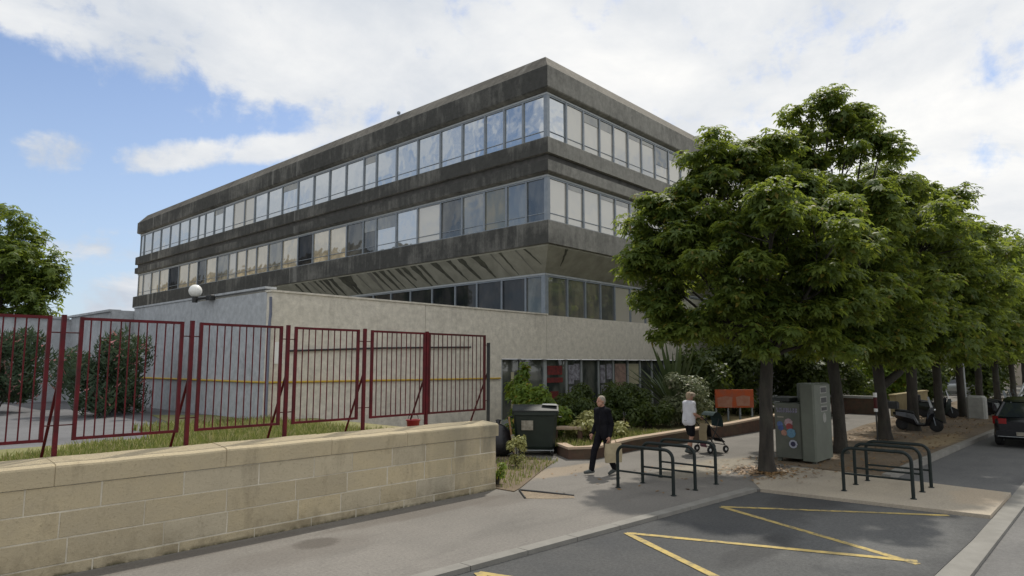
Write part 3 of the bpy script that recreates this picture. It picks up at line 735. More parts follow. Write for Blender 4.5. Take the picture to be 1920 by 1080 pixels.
# shopfront glazing under the podium band
bw = MB(); bw.box(GX + 0.3, BX1, 16.9, 17.0, -0.1, 2.6); bw.build('shop_back_wall', M['groove'], bld, OFF)
gfx = [17.17, 18.18, 19.58, 20.92, 21.9, 23.1, 24.2, 25.34, 26.35, 27.38, 28.5, 30.5, 33, 36, 39, 42, 43.9]
posters = {2: ('red', 0.1), 3: ('pale', 0.2), 5: ('pale', 0.1), 6: ('pink', 0.15), 7: ('yel', 0.1)}
M['poster_red'] = mat('red_poster', (0.20, 0.022, 0.018), (0.08, 0.015, 0.015), 9, 0.8)
M['poster_pale'] = mat('pale_poster', (0.34, 0.34, 0.38), (0.10, 0.09, 0.11), 6, 0.8)
M['poster_pink'] = mat('pinkish_poster', (0.38, 0.26, 0.21), (0.20, 0.13, 0.11), 4, 0.8)
M['poster_yel'] = mat('cream_blind', (0.42, 0.39, 0.26), (0.33, 0.31, 0.22), 4, 0.8)
for i, (a, c) in enumerate(zip(gfx, gfx[1:])):
    f = MB(); wd = 0.09 if i in (2,) else 0.035
    f.box(a - wd, a + wd, 16.12, 16.24, 0.0, 2.665); f.box(a + wd, c - 0.09, 16.14, 16.22, 0.0, 0.55)
    fr = f.build('display_window', M['alu_lt'], bld, OFF)
    p = MB(); p.box(a + wd, c - 0.035, 16.17, 16.18, 0.55, 2.66); p.build('pane', M['g_shop'], fr, OFF)
    if i in posters:
        kd, mg = posters[i]
        q = MB()
        if kd == 'red':
            q.box(a + 0.18, c - 0.25, 16.155, 16.162, 2.08, 2.42); q.box(a + 0.16, c - 0.22, 16.155, 16.162, 1.78, 1.97); q.box(a + 0.3, c - 0.5, 16.155, 16.162, 1.15, 1.45)
        elif kd == 'pale':
            q.box(a + 0.15, a + 0.5, 16.155, 16.162, 1.7, 2.45); q.box(c - 0.48, c - 0.1, 16.155, 16.162, 1.85, 2.5); q.box(a + 0.2, c - 0.3, 16.155, 16.162, 1.2, 1.6)
        else: q.box(a + mg, c - mg, 16.155, 16.162, 1.35 if kd == 'pink' else 1.6, 2.5)
        q.build('poster', M['poster_' + kd], fr, OFF)
b = MB(); b.cbox(17.03, 17.15, 16.05, 16.2, 0, 2.665, 0.01); b.build('door_frame', M['alu_lt'], bld, OFF)
b = MB(); b.box(17.7, 17.85, 16.145, 16.16, 0.6, 2.2); b.build('poster', M['poster_yel'], bld, OFF)

# boundary wall running off behind the yard
fw_ = MB(); fw_.box(7.70, 7.92, 25.82, 30.5, 0.0, 4.30); fw_.box(7.921, 8.70, 25.83, 26.0, 0.0, 4.36); fw_.box(-30, 7.92, 30.502, 30.72, 0.0, 4.24); fw_.box(7.62, 8.0, 25.82, 30.78, 4.30, 4.38); fw_.box(-30, 7.615, 30.42, 30.78, 4.24, 4.32)
tag(fw_.build('boundary_wall', M['podside']), 'high grey concrete wall closing the yard beyond the oleanders', 'wall')
# neighbouring block across the yard: seen only as the cream reflection in the middle windows
nb = thing('apartment_block', 'cream apartment block across the yard, mirrored in the middle row of windows', 'building', (-14, 66, 0))
M['cream'] = mat('cream_render', (0.66, 0.56, 0.38), (0.58, 0.49, 0.34), 1, 0.9)
b = MB(); b.box(-8, 8, -2, 60, 0, 15.5); b.build('wall', M['cream'], nb)
b = MB(); b.box(-8.3, 8.3, -2.3, 60.3, 15.5, 16.1); b.build('roof', M['conc_top'], nb)
for i in range(9):
    for fl in range(4):
        b = MB(); b.box(8.0, 8.04, 3 + i * 6.2, 5.2 + i * 6.2, 2 + fl * 3.5, 3.9 + fl * 3.5); b.build('window', M['g_dark'], nb)
        if fl and i % 2 == 0:
            q = MB(); q.box(8.0, 9.1, 2 + i * 6.2, 6.4 + i * 6.2, 1.35 + fl * 3.5, 1.5 + fl * 3.5); q.box(9.04, 9.1, 2 + i * 6.2, 6.4 + i * 6.2, 1.5 + fl * 3.5, 2.4 + fl * 3.5); q.build('balcony', M['cream'], nb)

# ---- things fixed to the walls
lamp = thing('wall_lamp', 'white opal globe lamp on a black bracket, fixed high on the grey side wall', 'lamp', (8.40, 19.7, 4.42))
b = MB(); b.ball((-0.30, 0.22, 0.20), 0.185, 20, 14); b.build('globe', M['white'], lamp)
b = MB(); b.tube([(0.02, -0.25, 0.0), (-0.12, -0.12, 0.0), (-0.30, 0.22, -0.04)], 0.035, 8); b.lathe([(0.075, -0.14), (0.085, 0.03)], (-0.30, 0.22, 0), 12); b.cbox(-0.13, 0.02, -0.42, -0.10, -0.08, 0.06, 0.01)
b.build('bracket', M['black'], lamp)
b = MB(); b.tube([(8.385, 25.5, 2.03), (8.375, 15.97, 2.03)], 0.028, 8); b.tube([(8.375, 15.97, 2.03), (16.95, 15.965, 2.0)], 0.028, 8)
tag(b.build('gas_pipe', M['yellow']), 'thin yellow pipe running level round the corner of the pale annexe', 'pipe')
b = MB(); b.tube([(8.9, 15.95, 2.83), (12.0, 15.95, 2.96), (15.5, 15.95, 3.05)], 0.03, 6)
tag(b.build('wall_cable', M['black']), 'black cable strung slightly uphill across the pale annexe wall', 'cable')
b = MB(); b.tube([(8.36, 15.94, 1.06), (8.36, 15.94, 3.55), (8.40, 15.98, 3.75), (8.36, 15.93, 4.2)], 0.036, 10)
tag(b.build('downpipe', mat('blue_grey_pipe', (0.12, 0.14, 0.20), (0.16, 0.17, 0.22), 6, 0.6)), 'blue grey downpipe on the front corner of the annexe', 'pipe')
b = MB(); b.box(8.55, 8.78, 15.975, 15.992, 2.5, 3.05)
tag(b.build('wall_sign', M['white']), 'small blank white plate on the annexe wall beside the downpipe', 'sign')

# ================================================================== STONE WALL AND RED FENCE
swall = thing('stone_wall', 'low ashlar limestone wall along the pavement with a projecting coping', 'wall', (2, 9.5, 0))
def wy(x): return 9.53 - 0.008 * x
b = MB()
b.rings([[(x, wy(x) + o_, z) for o_, z in [(0.0045, -0.1), (0.0045, 1.045), (0.45, 1.045), (0.45, -0.1)]] for x in (-14, 9.90)], caps=True)
b.box(9.46, 9.895, 9.905, 15.98, -0.1, 1.045)
b.build('wall_body', M['mortar'], swall, (2, 9.5, 0))
b = MB(); rr = random.Random(8)
for r_, (z0, z1) in enumerate([(-.06, .122), (.138, .422), (.438, .732), (.748, 1.042)]):
    x = -14.0 - rr.uniform(0, .5)
    while x < 9.9:
        x2 = min(x + rr.uniform(.62, 1.12), 9.91)
        if 9.91 - x2 < .35: x2 = 9.91
        d = rr.uniform(-.004, .004); c = rr.uniform(.003, .006)
        L = lambda q: [(x + .008 + q, z0 + q), (x2 - .008 - q, z0 + q), (x2 - .008 - q, z1 - q), (x + .008 + q, z1 - q)]
        jw = [rr.uniform(-.004, .004) for _ in range(8)]
        mk = lambda q, dep, jt: [(u + jw[k] * jt, wy(u) + dep, z + jw[k + 4] * jt) for k, (u, z) in enumerate(L(q))]
        b.rings([mk(0, .05, 1), mk(0, d + c, 1), mk(c, d, 1)])
        b.add(mk(c, d, 1), [(0, 1, 2, 3)])
        # weld face into the same island by sharing the last ring
        n = len(b.v); b.v = b.v[:n - 4]; b.f[-1] = [n - 8, n - 7, n - 6, n - 5]
        x = x2
b.build('ashlar_face', M['stone'], swall, (2, 9.5, 0))
b = MB()
for (z0, z1) in [(-.06, .125), (.135, .425), (.435, .735), (.745, 1.042)]:
    b.cbox(9.90, 9.94, 9.545, 9.9, z0, z1, .008)
b.build('ashlar_end', M['stone'], swall, (2, 9.5, 0))
rr = random.Random(2); x = -14.0
while x < 9.9:
    x2 = min(x + rr.uniform(1.5, 2.4), 9.97)
    if 9.97 - x2 < 0.5: x2 = 9.97
    c = MB(); dz = rr.uniform(-.002, .002); dy = rr.uniform(-.004, .002)
    pf = [(-0.014 + dy, 1.052), (-0.016 + dy, 1.262 + dz), (-0.008 + dy, 1.285 + dz), (0.03, 1.305 + dz), (0.45, 1.345 + dz), (0.49, 1.32), (0.49, 1.052)]
    sec = [x + 0.001, x + 0.008] + [x + (x2 - x) * q for q in (0.25, 0.5, 0.75)] + [x2 - 0.008, x2 - 0.001]
    rg = []
    for j, u in enumerate(sec):
        e = 0.008 if j in (0, len(sec) - 1) else 0
        w_ = rr.uniform(-.005, .005)
        rg.append([(u, wy(u) + o_ + (e if o_ < 0.2 else -e), z - (e if z > 1.1 else -e * 0) + (w_ if z > 1.2 else 0)) for o_, z in pf])
    c.rings(rg, caps=True, smooth=False)
    c.build('coping_stone', M['copstone'], swall, (2, 9.5, 0))
    x = x2

FY = 10.08
fence = thing('metal_fence', 'dark red steel railing fence in framed panels standing behind the stone wall', 'fence', (2.4, FY, 1.06))
FO = (2.4, FY, 1.06)
def fence_panel(x0, x1, zb=1.52, zt=3.11, m='red', seed=0):
    f = MB(); s = 0.022
    f.box(x0 - s, x0 + s, FY - s, FY + s, zb, zt); f.box(x1 - s, x1 + s, FY - s, FY + s, zb, zt)
    f.box(x0 + s, x1 - s, FY - s * .8, FY + s * .8, zt - 0.04, zt - 0.002); f.box(x0 + s, x1 - s, FY - s * .8, FY + s * .8, zb + 0.002, zb + 0.04)
    p = f.build('panel_frame', M[m], fence, FO)
    n = round((x1 - x0) / 0.118); pr = random.Random(seed)
    for i in range(1, n):
        xx = x0 + (x1 - x0) * i / n + pr.uniform(-.004, .004)
        t = MB(); t.tube([(xx, FY, zb + 0.03), (xx + pr.uniform(-.006, .006), FY, zt - 0.03)], 0.0095, 6, smooth=True)
        t.build('bar', M[m], p, FO)
posts = [-3.6, -2.1, -0.6, 0.9, 2.42, 4.01, 5.52, 7.0, 8.44, 10.14]
pans = [(-3.4, -2.3), (-1.9, -0.8), (-0.4, 0.72), (1.08, 2.27), (2.62, 3.87), (4.14, 5.40), (5.66, 6.86), (7.16, 8.38), (8.50, 10.02)]
posts = [1.018 * q for q in posts]; pans = [(1.018 * a, 1.018 * c) for a, c in pans]
for i, (a, c) in enumerate(pans): fence_panel(a, c, m='red' if i < 8 else 'rust', seed=i)
for i, px in enumerate(posts):
    p = MB(); p.box(px - 0.026, px + 0.026, FY - 0.026, FY + 0.026, 1.0, 3.13 if i < 9 else 2.95)
    po = p.build('post', M['red' if i < 9 else 'black'], fence, FO)
    br = MB(); br.tube([(px, FY + 0.02, 2.32), (px - 0.02, FY + 0.62, 1.03)], 0.019, 6); br.build('brace', M['red' if i < 8 else 'rust'], fence, FO)
    for z in (1.72, 2.90):
        t = MB(); t.tube([(pans[i - 1][1] if i > 0 else px, FY, z), (pans[i][0] if i < len(pans) else px, FY, z)], 0.009, 6)
        t.build('tie_rod', M['rust'], fence, FO)
bk = thing('bucket', 'small red plastic bucket at the foot of the fence', 'bucket', (8.62, 10.5, 1.07))
b = MB(); b.lathe([(0.10, 0.0), (0.13, 0.30), (0.145, 0.31), (0.145, 0.33), (0.12, 0.33), (0.09, 0.05)], n=16); b.build('tub', mat('red_plastic', (0.36, 0.02, 0.025), (0.26, 0.02, 0.025), 5, 0.5), bk)
b = MB(); b.tube([(-0.14, 0, 0.31), (-0.11, 0, 0.40), (0, 0, 0.45), (0.11, 0, 0.40), (0.14, 0, 0.31)], 0.006, 6); b.build('handle', M['black'], bk)

# ================================================================== PLANTS
def leaf_quads(C, N, size, rg, asp=0.42, droop=0.35):
    """rhombic leaves at centres C facing normals N"""
    n = len(C)
    a = rg.uniform(0, 2 * np.pi, n)
    ref = np.stack([np.cos(a), np.sin(a), np.zeros(n)], 1)
    u = ref - N * np.sum(ref * N, 1)[:, None]
    u /= np.linalg.norm(u, axis=1)[:, None] + 1e-9
    v = np.cross(N, u)
    s = (size * rg.uniform(0.65, 1.3, n))[:, None]
    tip = C + u * s - np.array([0, 0, 1]) * s * droop
    m = C + u * s * 0.42
    V = np.stack([C, m + v * s * asp, tip, m - v * s * asp], 1).reshape(-1, 3)
    return V
def palmate(C, N, size, rg, k=5, droop=0.45):
    """clusters of k leaflets fanned out from one stalk, drooping at the tips"""
    n = len(C); out = []
    a0 = rg.uniform(0, 2 * np.pi, n)
    ref = np.stack([np.cos(a0), np.sin(a0), np.zeros(n)], 1)
    u0 = ref - N * np.sum(ref * N, 1)[:, None]; u0 /= np.linalg.norm(u0, axis=1)[:, None] + 1e-9
    v0 = np.cross(N, u0)
    s = (size * rg.uniform(0.7, 1.25, n))[:, None]
    for i in range(k):
        t = (i - (k - 1) / 2) * (2 * np.pi / (k + 0.6)) + rg.normal(0, .08, n)
        u = u0 * np.cos(t)[:, None] + v0 * np.sin(t)[:, None]
        v = -u0 * np.sin(t)[:, None] + v0 * np.cos(t)[:, None]
        L = s * (1.0 - 0.16 * abs(i - (k - 1) / 2))
        m = C + u * L * 0.55 - np.array([0, 0, 1]) * L * 0.05
        tip = C + u * L - np.array([0, 0, 1]) * L * droop
        out.append(np.stack([C, m + v * L * 0.25, tip, m - v * L * 0.25], 1))
    return np.concatenate(out, 1).reshape(-1, 3)
def quads(V): return np.arange(len(V)).reshape(-1, 4)

def sph(rg, n):
    d = rg.normal(0, 1, (n, 3)); return d / np.linalg.norm(d, axis=1)[:, None]

RT = Vector((math.sin(AZ), -math.cos(AZ), 0)); HD = Vector((math.cos(AZ), math.sin(AZ), 0))
def tree(name, label, loc, lobes, n_leaf, leaf, seed, trunk_r=0.17, trunk_h=2.6, lean=(0, 0), m='leaf', clump=0.55, group=None, fork=None, nclump=14, cat='tree', droop=0.32):
    """lobes: (right, away, height, radius) of the big masses of the crown round the trunk foot"""
    rg = np.random.default_rng(seed); pr = random.Random(seed)
    root = thing(name, label, cat, loc, 0, group)
    tr = MB()
    top = Vector((lean[0], lean[1], trunk_h))
    hs = [-0.05, 0.06, 0.25, 0.7, 1.2, trunk_h * 0.62, trunk_h * 0.82, trunk_h]
    tr.tube([(lean[0] * (h / trunk_h) ** 2 + pr.uniform(-.02, .02), lean[1] * (h / trunk_h) ** 2 + pr.uniform(-.02, .02), h) for h in hs],
            [trunk_r * q for q in (1.5, 1.38, 1.15, 1.03, 0.98, 0.94, 0.95, 0.80)], 12)
    if fork:
        for (r_, d_, z0_, z1_) in fork:
            e = RT * r_ + HD * d_ + Vector((0, 0, z1_)); b0 = Vector((0, 0, z0_))
            tr.tube([b0, b0.lerp(e, .45) + Vector((0, 0, -.08)), e, e + (e - b0) * .5 + Vector((0, 0, .5))], [trunk_r * .8, trunk_r * .66, trunk_r * .55, trunk_r * .3], 9)
    clumps = []
    for (r_, d_, z_, R_) in lobes:
        cen = RT * r_ + HD * d_ + Vector((0, 0, z_))
        # limb reaching into the lobe
        base = top + Vector((0, 0, -pr.uniform(0, 0.35)))
        mid = base.lerp(cen, 0.5) + Vector((pr.uniform(-.2, .2), pr.uniform(-.2, .2), 0.15))
        r0 = trunk_r * min(0.62, 0.30 + 0.14 * R_)
        tr.tube([base, base.lerp(mid, .5) + Vector((0, 0, .08)), mid, cen], [r0, r0 * .75, r0 * .55, r0 * .28], 7)
        k = max(4, int(nclump * R_ ** 2))
        for j in range(k):
            d = Vector(sph(rg, 1)[0]); d.z = d.z * 0.9 + 0.08
            rad = R_ * pr.uniform(0.45, 1.02)
            c = cen + d * rad
            if c.z < 2.45: c.z = 2.45 + pr.uniform(0, .5)
            clumps.append((c, clump * pr.uniform(0.65, 1.25)))
            if j % 2 == 0:
                s = mid.lerp(cen, pr.uniform(.4, 1))
                q = s.lerp(c, .5) + Vector((pr.uniform(-.1, .1), pr.uniform(-.1, .1), pr.uniform(0, .12)))
                tr.tube([s, q, c], [r0 * .26, r0 * .18, r0 * .07], 5)
    tr.build('trunk', M['bark'], root)
    wts = np.array([q ** 2 for _, q in clumps]); wts /= wts.sum()
    idx = rg.choice(len(clumps), n_leaf, p=wts)
    cc = np.array([tuple(c) for c, _ in clumps]); rr_ = np.array([q for _, q in clumps])
    d = sph(rg, n_leaf)
    rad = rr_[idx] * (rg.uniform(0, 1, n_leaf) ** 0.5)
    off = d * rad[:, None] * np.array([1.15, 1.15, 0.62])
    P = cc[idx] + off
    N = d * 0.55 + np.array([0, 0, 0.9]) + rg.normal(0, 0.30, (n_leaf, 3)); N /= np.linalg.norm(N, axis=1)[:, None]
    V = palmate(P, N, leaf, rg, 5, droop)
    np_mesh('crown', V, quads(V), M[m], root)
    return root

def shrub(name, label, loc, size, n, leaf, m, seed, group=None, cat='shrub', lump=9, upright=0.0, asp=0.3, droop=0.3, stems=6, flat=0.0):
    """an irregular bush of leaf clumps on visible stems; size = (rx, ry, height)"""
    rg = np.random.default_rng(seed); pr = random.Random(seed)
    root = thing(name, label, cat, loc, 0, group)
    cs, rs = [], []
    st = MB()
    for j in range(lump):
        a = pr.uniform(0, 2 * math.pi); q = math.sqrt(pr.uniform(0, 1)) * 0.72
        hz = pr.uniform(0.18, 0.88) * (1 - 0.5 * q ** 2)
        cs.append((size[0] * q * math.cos(a), size[1] * q * math.sin(a), size[2] * hz)); rs.append(pr.uniform(.20, .44))
    for j in range(stems):
        c = cs[j % len(cs)]
        st.tube([(c[0] * .15, c[1] * .15, -.03), (c[0] * .5, c[1] * .5, c[2] * .5), c], [.022, .016, .006], 5)
    st.build('stem', M['bark'], root)
    cs = np.array(cs); rs = np.array(rs)
    idx = rg.integers(0, lump, n)
    d = sph(rg, n)
    P = cs[idx] + d * (rs[idx] * rg.uniform(0.25, 1.0, n) ** 0.5)[:, None] * np.array([size[0], size[1], size[2] * 0.62])
    P[:, 2] = np.abs(P[:, 2]) * 0.98 + 0.02
    N = d * 0.8 + np.array([0, 0, 0.6]) + rg.normal(0, 0.4, (n, 3))
    if upright: N = d * np.array([1, 1, 0.2]) + rg.normal(0, 0.25, (n, 3))
    N /= np.linalg.norm(N, axis=1)[:, None]
    V = leaf_quads(P, N, leaf, rg, asp, droop if not upright else -0.5)
    np_mesh('foliage', V, quads(V), M[m], root)
    return root

ST = 'street trees along the kerb'
tree('chestnut_tree', 'nearest street tree, broad dark crown and flared trunk beside the olive container', (15.72, 6.28, 0),
     [(-2.3, .1, 4.5, .8), (-2.1, .2, 5.35, .55), (-2.6, 0, 6.2, .6), (-1.75, -.3, 6.0, .75), (-1.2, -.8, 4.9, 1.0), (-.95, 0, 7.5, .75), (-.2, .2, 7.75, .55), (0, -.3, 6.3, 1.1), (.55, -.9, 5.2, 1.0), (.95, .2, 6.9, .8), (1.5, -.2, 5.9, .9), (2.0, 0, 4.8, 1.0), (-.6, -1.0, 3.95, .9), (.8, -.9, 4.0, 1.0), (-.9, 1.9, 5.2, 1.2), (.8, 1.8, 5.4, 1.2), (-.4, -1.9, 5.3, 1.0), (.9, -1.9, 5.0, .95), (-1.35, 0, 6.85, .75), (-1.95, .1, 6.65, .55), (-.5, 0, 7.0, .8), (-2.2, 0, 5.8, .65), (-2.5, 0, 5.0, .5), (-2.35, .2, 3.9, .45), (.45, .1, 7.6, .5), (-1.15, -.5, 3.55, .75), (-2.2, .1, 3.4, .5), (-.3, -1.0, 3.05, .6), (1.2, -.8, 3.0, .6), (1.6, -.6, 3.7, .85), (-1.8, .3, 3.7, .6), (0, -.9, 3.45, .7), (.9, .5, 3.2, .7), (-.5, .6, 3.4, .65)],
     21500, 0.160, 21, 0.155, 2.75, (0.08, -0.06), clump=.43, nclump=12, group=ST)
tree('chestnut_tree', 'tallest street tree, rising behind the nearest one, trunk right of the olive container', (20.33, 6.02, 0),
     [(-.45, 0, 9.3, .7), (.25, .1, 10.1, .7), (.75, 0, 9.3, .65), (1.3, 0, 9.7, .65), (1.65, 0, 8.8, .65), (.2, 0, 8.2, 1.2), (1.75, 0, 7.6, .85), (-1.5, 0, 7.8, .85), (-.8, 0, 8.5, .6), (2.3, 0, 7.5, .5), (.3, -.4, 6.9, 1.2), (1.3, .2, 6, 1.5), (-.6, 0, 5.8, 1.4), (0, 1.9, 7, 1.3), (.3, -1.8, 6.6, 1.3), (1.6, -.8, 4.3, 1.2), (.2, -1.3, 3.9, 1.1), (-1.2, 1.2, 4.2, 1.1), (.9, .2, 3.2, .9), (-.6, -.9, 3.1, .7), (1.4, -1, 3.1, .7)],
     17000, 0.172, 22, 0.165, 2.9, (-0.06, 0.08), clump=.46, nclump=11, group=ST)
tree('chestnut_tree', 'third street tree from the left, with a low limb forking to the right', (24.85, 5.97, 0),
     [(.8, 0, 8.5, 1.15), (0, 0, 7.6, 1.7), (1.8, 0, 6.7, 1.4), (-.6, 0, 5.7, 1.6), (0, 1.8, 6.3, 1.5), (.4, -1.8, 6.3, 1.6), (1.4, -.8, 4.2, 1.3), (0, -1.2, 3.8, 1.2), (.8, .6, 3.5, 1.0), (-.4, -1, 3.1, .8), (1.2, -1, 3.1, .8)],
     11500, 0.19, 23, 0.185, 2.7, (-0.08, 0.10), clump=.5, nclump=11, group=ST, fork=[(1.35, 0, 1.75, 2.95)])
tree('chestnut_tree', 'fourth street tree from the left, trunk standing in front of the parked scooter', (28.92, 5.93, 0),
     [(1.4, 0, 8.5, 1.2), (.5, 0, 7.7, 1.7), (2.2, 0, 6.6, 1.4), (2.5, 0, 5.0, 1.2), (0, 0, 5.7, 1.7), (0, 1.8, 6.3, 1.6), (.6, -1.8, 6.3, 1.6), (1.4, -1.2, 4.1, 1.2), (.2, 0, 3.6, 1.0), (-.5, -1, 3.1, .8), (1.2, -1, 3.2, .8)],
     10500, 0.20, 24, 0.19, 2.7, (0.06, -.05), clump=.52, nclump=11, group=ST)
far_lab = ['fifth street tree, slim dark trunk beyond the scooter', 'sixth street tree, left of the concrete bollard', 'seventh street tree, behind the bollard and parked motorcycles', 'eighth street tree, above the parked cars', 'ninth street tree, far along the kerb', 'farthest street tree, at the end of the row']
for i, (x, y, h) in enumerate([(33.3, 5.85, 8.6), (38.0, 5.75, 9.0), (43.2, 5.7, 9.4), (49, 5.6, 10.0), (56, 5.5, 11.0), (66, 5.4, 12.0)]):
    pr = random.Random(50 + i); lb = []
    for j in range(9):
        a = pr.uniform(0, 6.28); q = pr.uniform(0, 1.9)
        lb.append((q * math.cos(a), q * math.sin(a), pr.uniform(4.6, h - 1.3), pr.uniform(1.2, 1.8)))
    lb.append((0, 0, h - 1.2, 1.2)); lb.append((0, 0, 5.4, 2.0)); lb.append((.3, -.5, 3.7, 1.3)); lb.append((-.5, -.6, 3.2, .8))
    tree('chestnut_tree', far_lab[i], (x, y, 0), lb, 4600, 0.29, 60 + i, 0.17, 2.9, (0.04, 0), clump=.75, group=ST, nclump=8)

# tree at the far left behind the boundary wall
tree('plane_tree', 'bright green tree at the left edge of the photo behind the boundary wall', (6.5, 37.2, 0),
     [(1.9, 0, 5.6, 1.0), (-1.6, 0, 9.3, 1.6), (0.2, 0, 8.0, 1.5), (1.5, .3, 6.5, 1.15), (.3, 0, 6.0, 1.6), (-1.4, 0, 6.6, 1.9), (-3.0, 0, 7.6, 2.0), (1.3, 0, 4.6, 1.1), (-.8, 1.5, 7.4, 1.5), (-1.2, 0, 4.5, 1.4), (.8, -.9, 7.2, 1.0)],
     11000, 0.22, 31, 0.2, 3.2, m='leaf_far', clump=.6)

# yard: oleanders
shrub('oleander_bush', 'tall oleander with pink flowers behind the second fence panel', (6.35, 21.4, 1.06), (1.35, 1.5, 2.75), 8200, 0.17, 'leaf_ol', 41, 'oleander bushes in the yard', lump=16, asp=.16, upright=1)
shrub('oleander_bush', 'dark oleander clump at the left edge behind the first fence panel', (4.4, 24.6, 1.06), (1.7, 1.6, 2.9), 8200, 0.17, 'leaf_ol', 42, 'oleander bushes in the yard', lump=16, asp=.16, upright=1)
# planted bed before the building
def bed(x, y): return (x, y, 0.30)
shrub('leafy_shrub', 'loose light green shrub with yellowing tips just behind the dark bin', (15.9, 13.6, 0.25), (1.05, 1.55, 2.0), 6800, 0.15, 'leaf_lt', 43, lump=14)
shrub('leafy_shrub', 'slender yellow-green shoot rising from the shrub behind the bin', (16.2, 14.2, 0.3), (0.4, 0.4, 2.35), 700, 0.15, 'leaf_lt', 44, lump=6)
HG = 'dark rounded shrubs below the shop windows'
for i, (x, y, r, h, n, lab) in enumerate([(17.6, 13.3, .85, 1.2, 2800, 'small dark round shrub to the right of the bin'), (19.6, 14.2, 1.3, 1.65, 5000, 'dark green shrub behind the old man, below the posters'), (21.2, 13.6, 1.3, 1.75, 5200, 'dark shrub between the old man and the woman'), (20.9, 12.6, 1.0, 1.5, 3400, 'low dark shrub left of the woman')]):
    shrub('laurel_shrub', lab, (x, y, 0.25), (r, r, h), n, 0.12, 'leaf_dk', 70 + i, HG, lump=12)
shrub('flowering_shrub', 'grey-green feathery shrub with pale flower heads behind the woman', (22.5, 12.2, 0.3), (1.45, 1.3, 1.95), 7000, 0.12, 'leaf_gy', 75, lump=14)
shrub('variegated_shrub', 'pale yellow variegated shrub at the old man\'s back', (16.6, 11.95, 0.28), (.75, .75, .85), 1500, 0.14, 'leaf_yl', 76, lump=10)
shrub('variegated_shrub', 'second pale yellow shrub, lower, right of the old man', (17.5, 11.75, 0.28), (.65, .6, .55), 1000, 0.13, 'leaf_yl', 77, lump=9)
shrub('dry_weed', 'dry yellowing weed with seed heads left of the bin', (12.3, 11.0, 0.02), (.32, .34, .75), 650, 0.085, 'leaf_yl', 78, lump=8)
shrub('wall_weed', 'green weed growing against the end of the stone wall', (10.25, 9.75, 0.02), (.22, .3, .55), 420, 0.07, 'leaf_lt', 79, lump=6)
# spiky plant
sp = thing('yucca_plant', 'tall plant with long blade leaves pointing left against the pale band', 'plant', (24.2, 13.2, 0.3))
rg = np.random.default_rng(8)
b = MB()
for i in range(46):
    a = rg.uniform(0, 6.28); el = rg.uniform(.55, 1.4); L = rg.uniform(2.0, 3.7)
    d = Vector((math.cos(a) * math.cos(el), math.sin(a) * math.cos(el), math.sin(el))); s = Vector((-math.sin(a), math.cos(a), 0)) * 0.085
    p0 = Vector((0, 0, .2)); p1 = p0 + d * L * .6; p2 = p0 + d * L + Vector((0, 0, -.12 * L * math.cos(el)))
    b.add([p0 - s * .5, p0 + s * .5, p1 + s, p1 - s, p2], [(0, 1, 2, 3), (3, 2, 4)])
b.build('leaf_blades', M['leaf_ol2'], sp)
b = MB(); b.tube([(0, 0, -.05), (0.02, 0, .5), (0, .03, .9)], [.09, .08, .05], 8); b.build('stem', M['bark'], sp)
# dense background planting between the shop windows and the street trees
BGL = ['dark bush filling the gap between the second and third trunks', 'low dark bush beyond the scooter', 'dark bush behind the far trunks', 'tall dark evergreen bush behind the orange board', 'dark bush right of the orange board, above the olive container', 'large dark bush behind the brick wall', 'bush over the beige wall, sunlit yellow at its edge', 'far dark bush behind the bollard', 'far bush above the parked motorcycles']
for i, (x, y, rx, h, n, mm) in enumerate([(34.5, 11.9, 1.9, 4.0, 5200, 'leaf_dk'), (50.0, 10.2, 2.0, 3.0, 4000, 'leaf_dk'), (60, 8.2, 2.2, 4.2, 4200, 'leaf_dk'), (26.2, 13.4, 1.6, 3.1, 5200, 'leaf_dk'), (29.5, 13.2, 1.9, 3.8, 5200, 'leaf_dk'), (39.5, 12.2, 2.6, 4.2, 5200, 'leaf_dk'), (44.5, 10.6, 1.8, 3.4, 3200, 'leaf_lt'), (56, 12.0, 3.0, 5.2, 4200, 'leaf_dk'), (68, 9.5, 3.0, 5.5, 4000, 'leaf_dk')]):
    shrub('evergreen_bush', BGL[i], (x, y, 0.1), (rx, rx, h), n, 0.20 if i in (0, 3, 4, 5) else .3, mm, 90 + i, lump=20, asp=.35)
BT = 'trees closing the view beyond the car park'
bt = ['background tree right of the office, over the orange board', 'background tree over the brick wall', 'background tree beyond the beige wall', 'background tree at the end of the street', 'distant tree over the parked cars', 'distant bluish tree at the right edge']
for i, (x, y, h, R_) in enumerate([(33, 13.0, 6.8, 2.3), (41, 14.5, 8, 2.6), (52, 13.5, 9, 2.8), (72, 14, 11, 3.4), (84, 9.5, 12.5, 3.6), (74, 6.4, 14.5, 3.2)]):
    pr = random.Random(150 + i); lb = []
    for j in range(8):
        a = pr.uniform(0, 6.28); q = pr.uniform(0, R_ * .7)
        lb.append((q * math.cos(a), q * math.sin(a), pr.uniform(3.0, h - 1.4), pr.uniform(.5, .75) * R_))
    lb.append((0, 0, h - 1.3, 1.3))
    tree('background_tree', bt[i], (x, y, 0), lb, 3000, 0.40, 160 + i, 0.2, 2.4, m='leaf_dk' if i < 3 else 'leaf_far', clump=.9, group=BT, nclump=6)

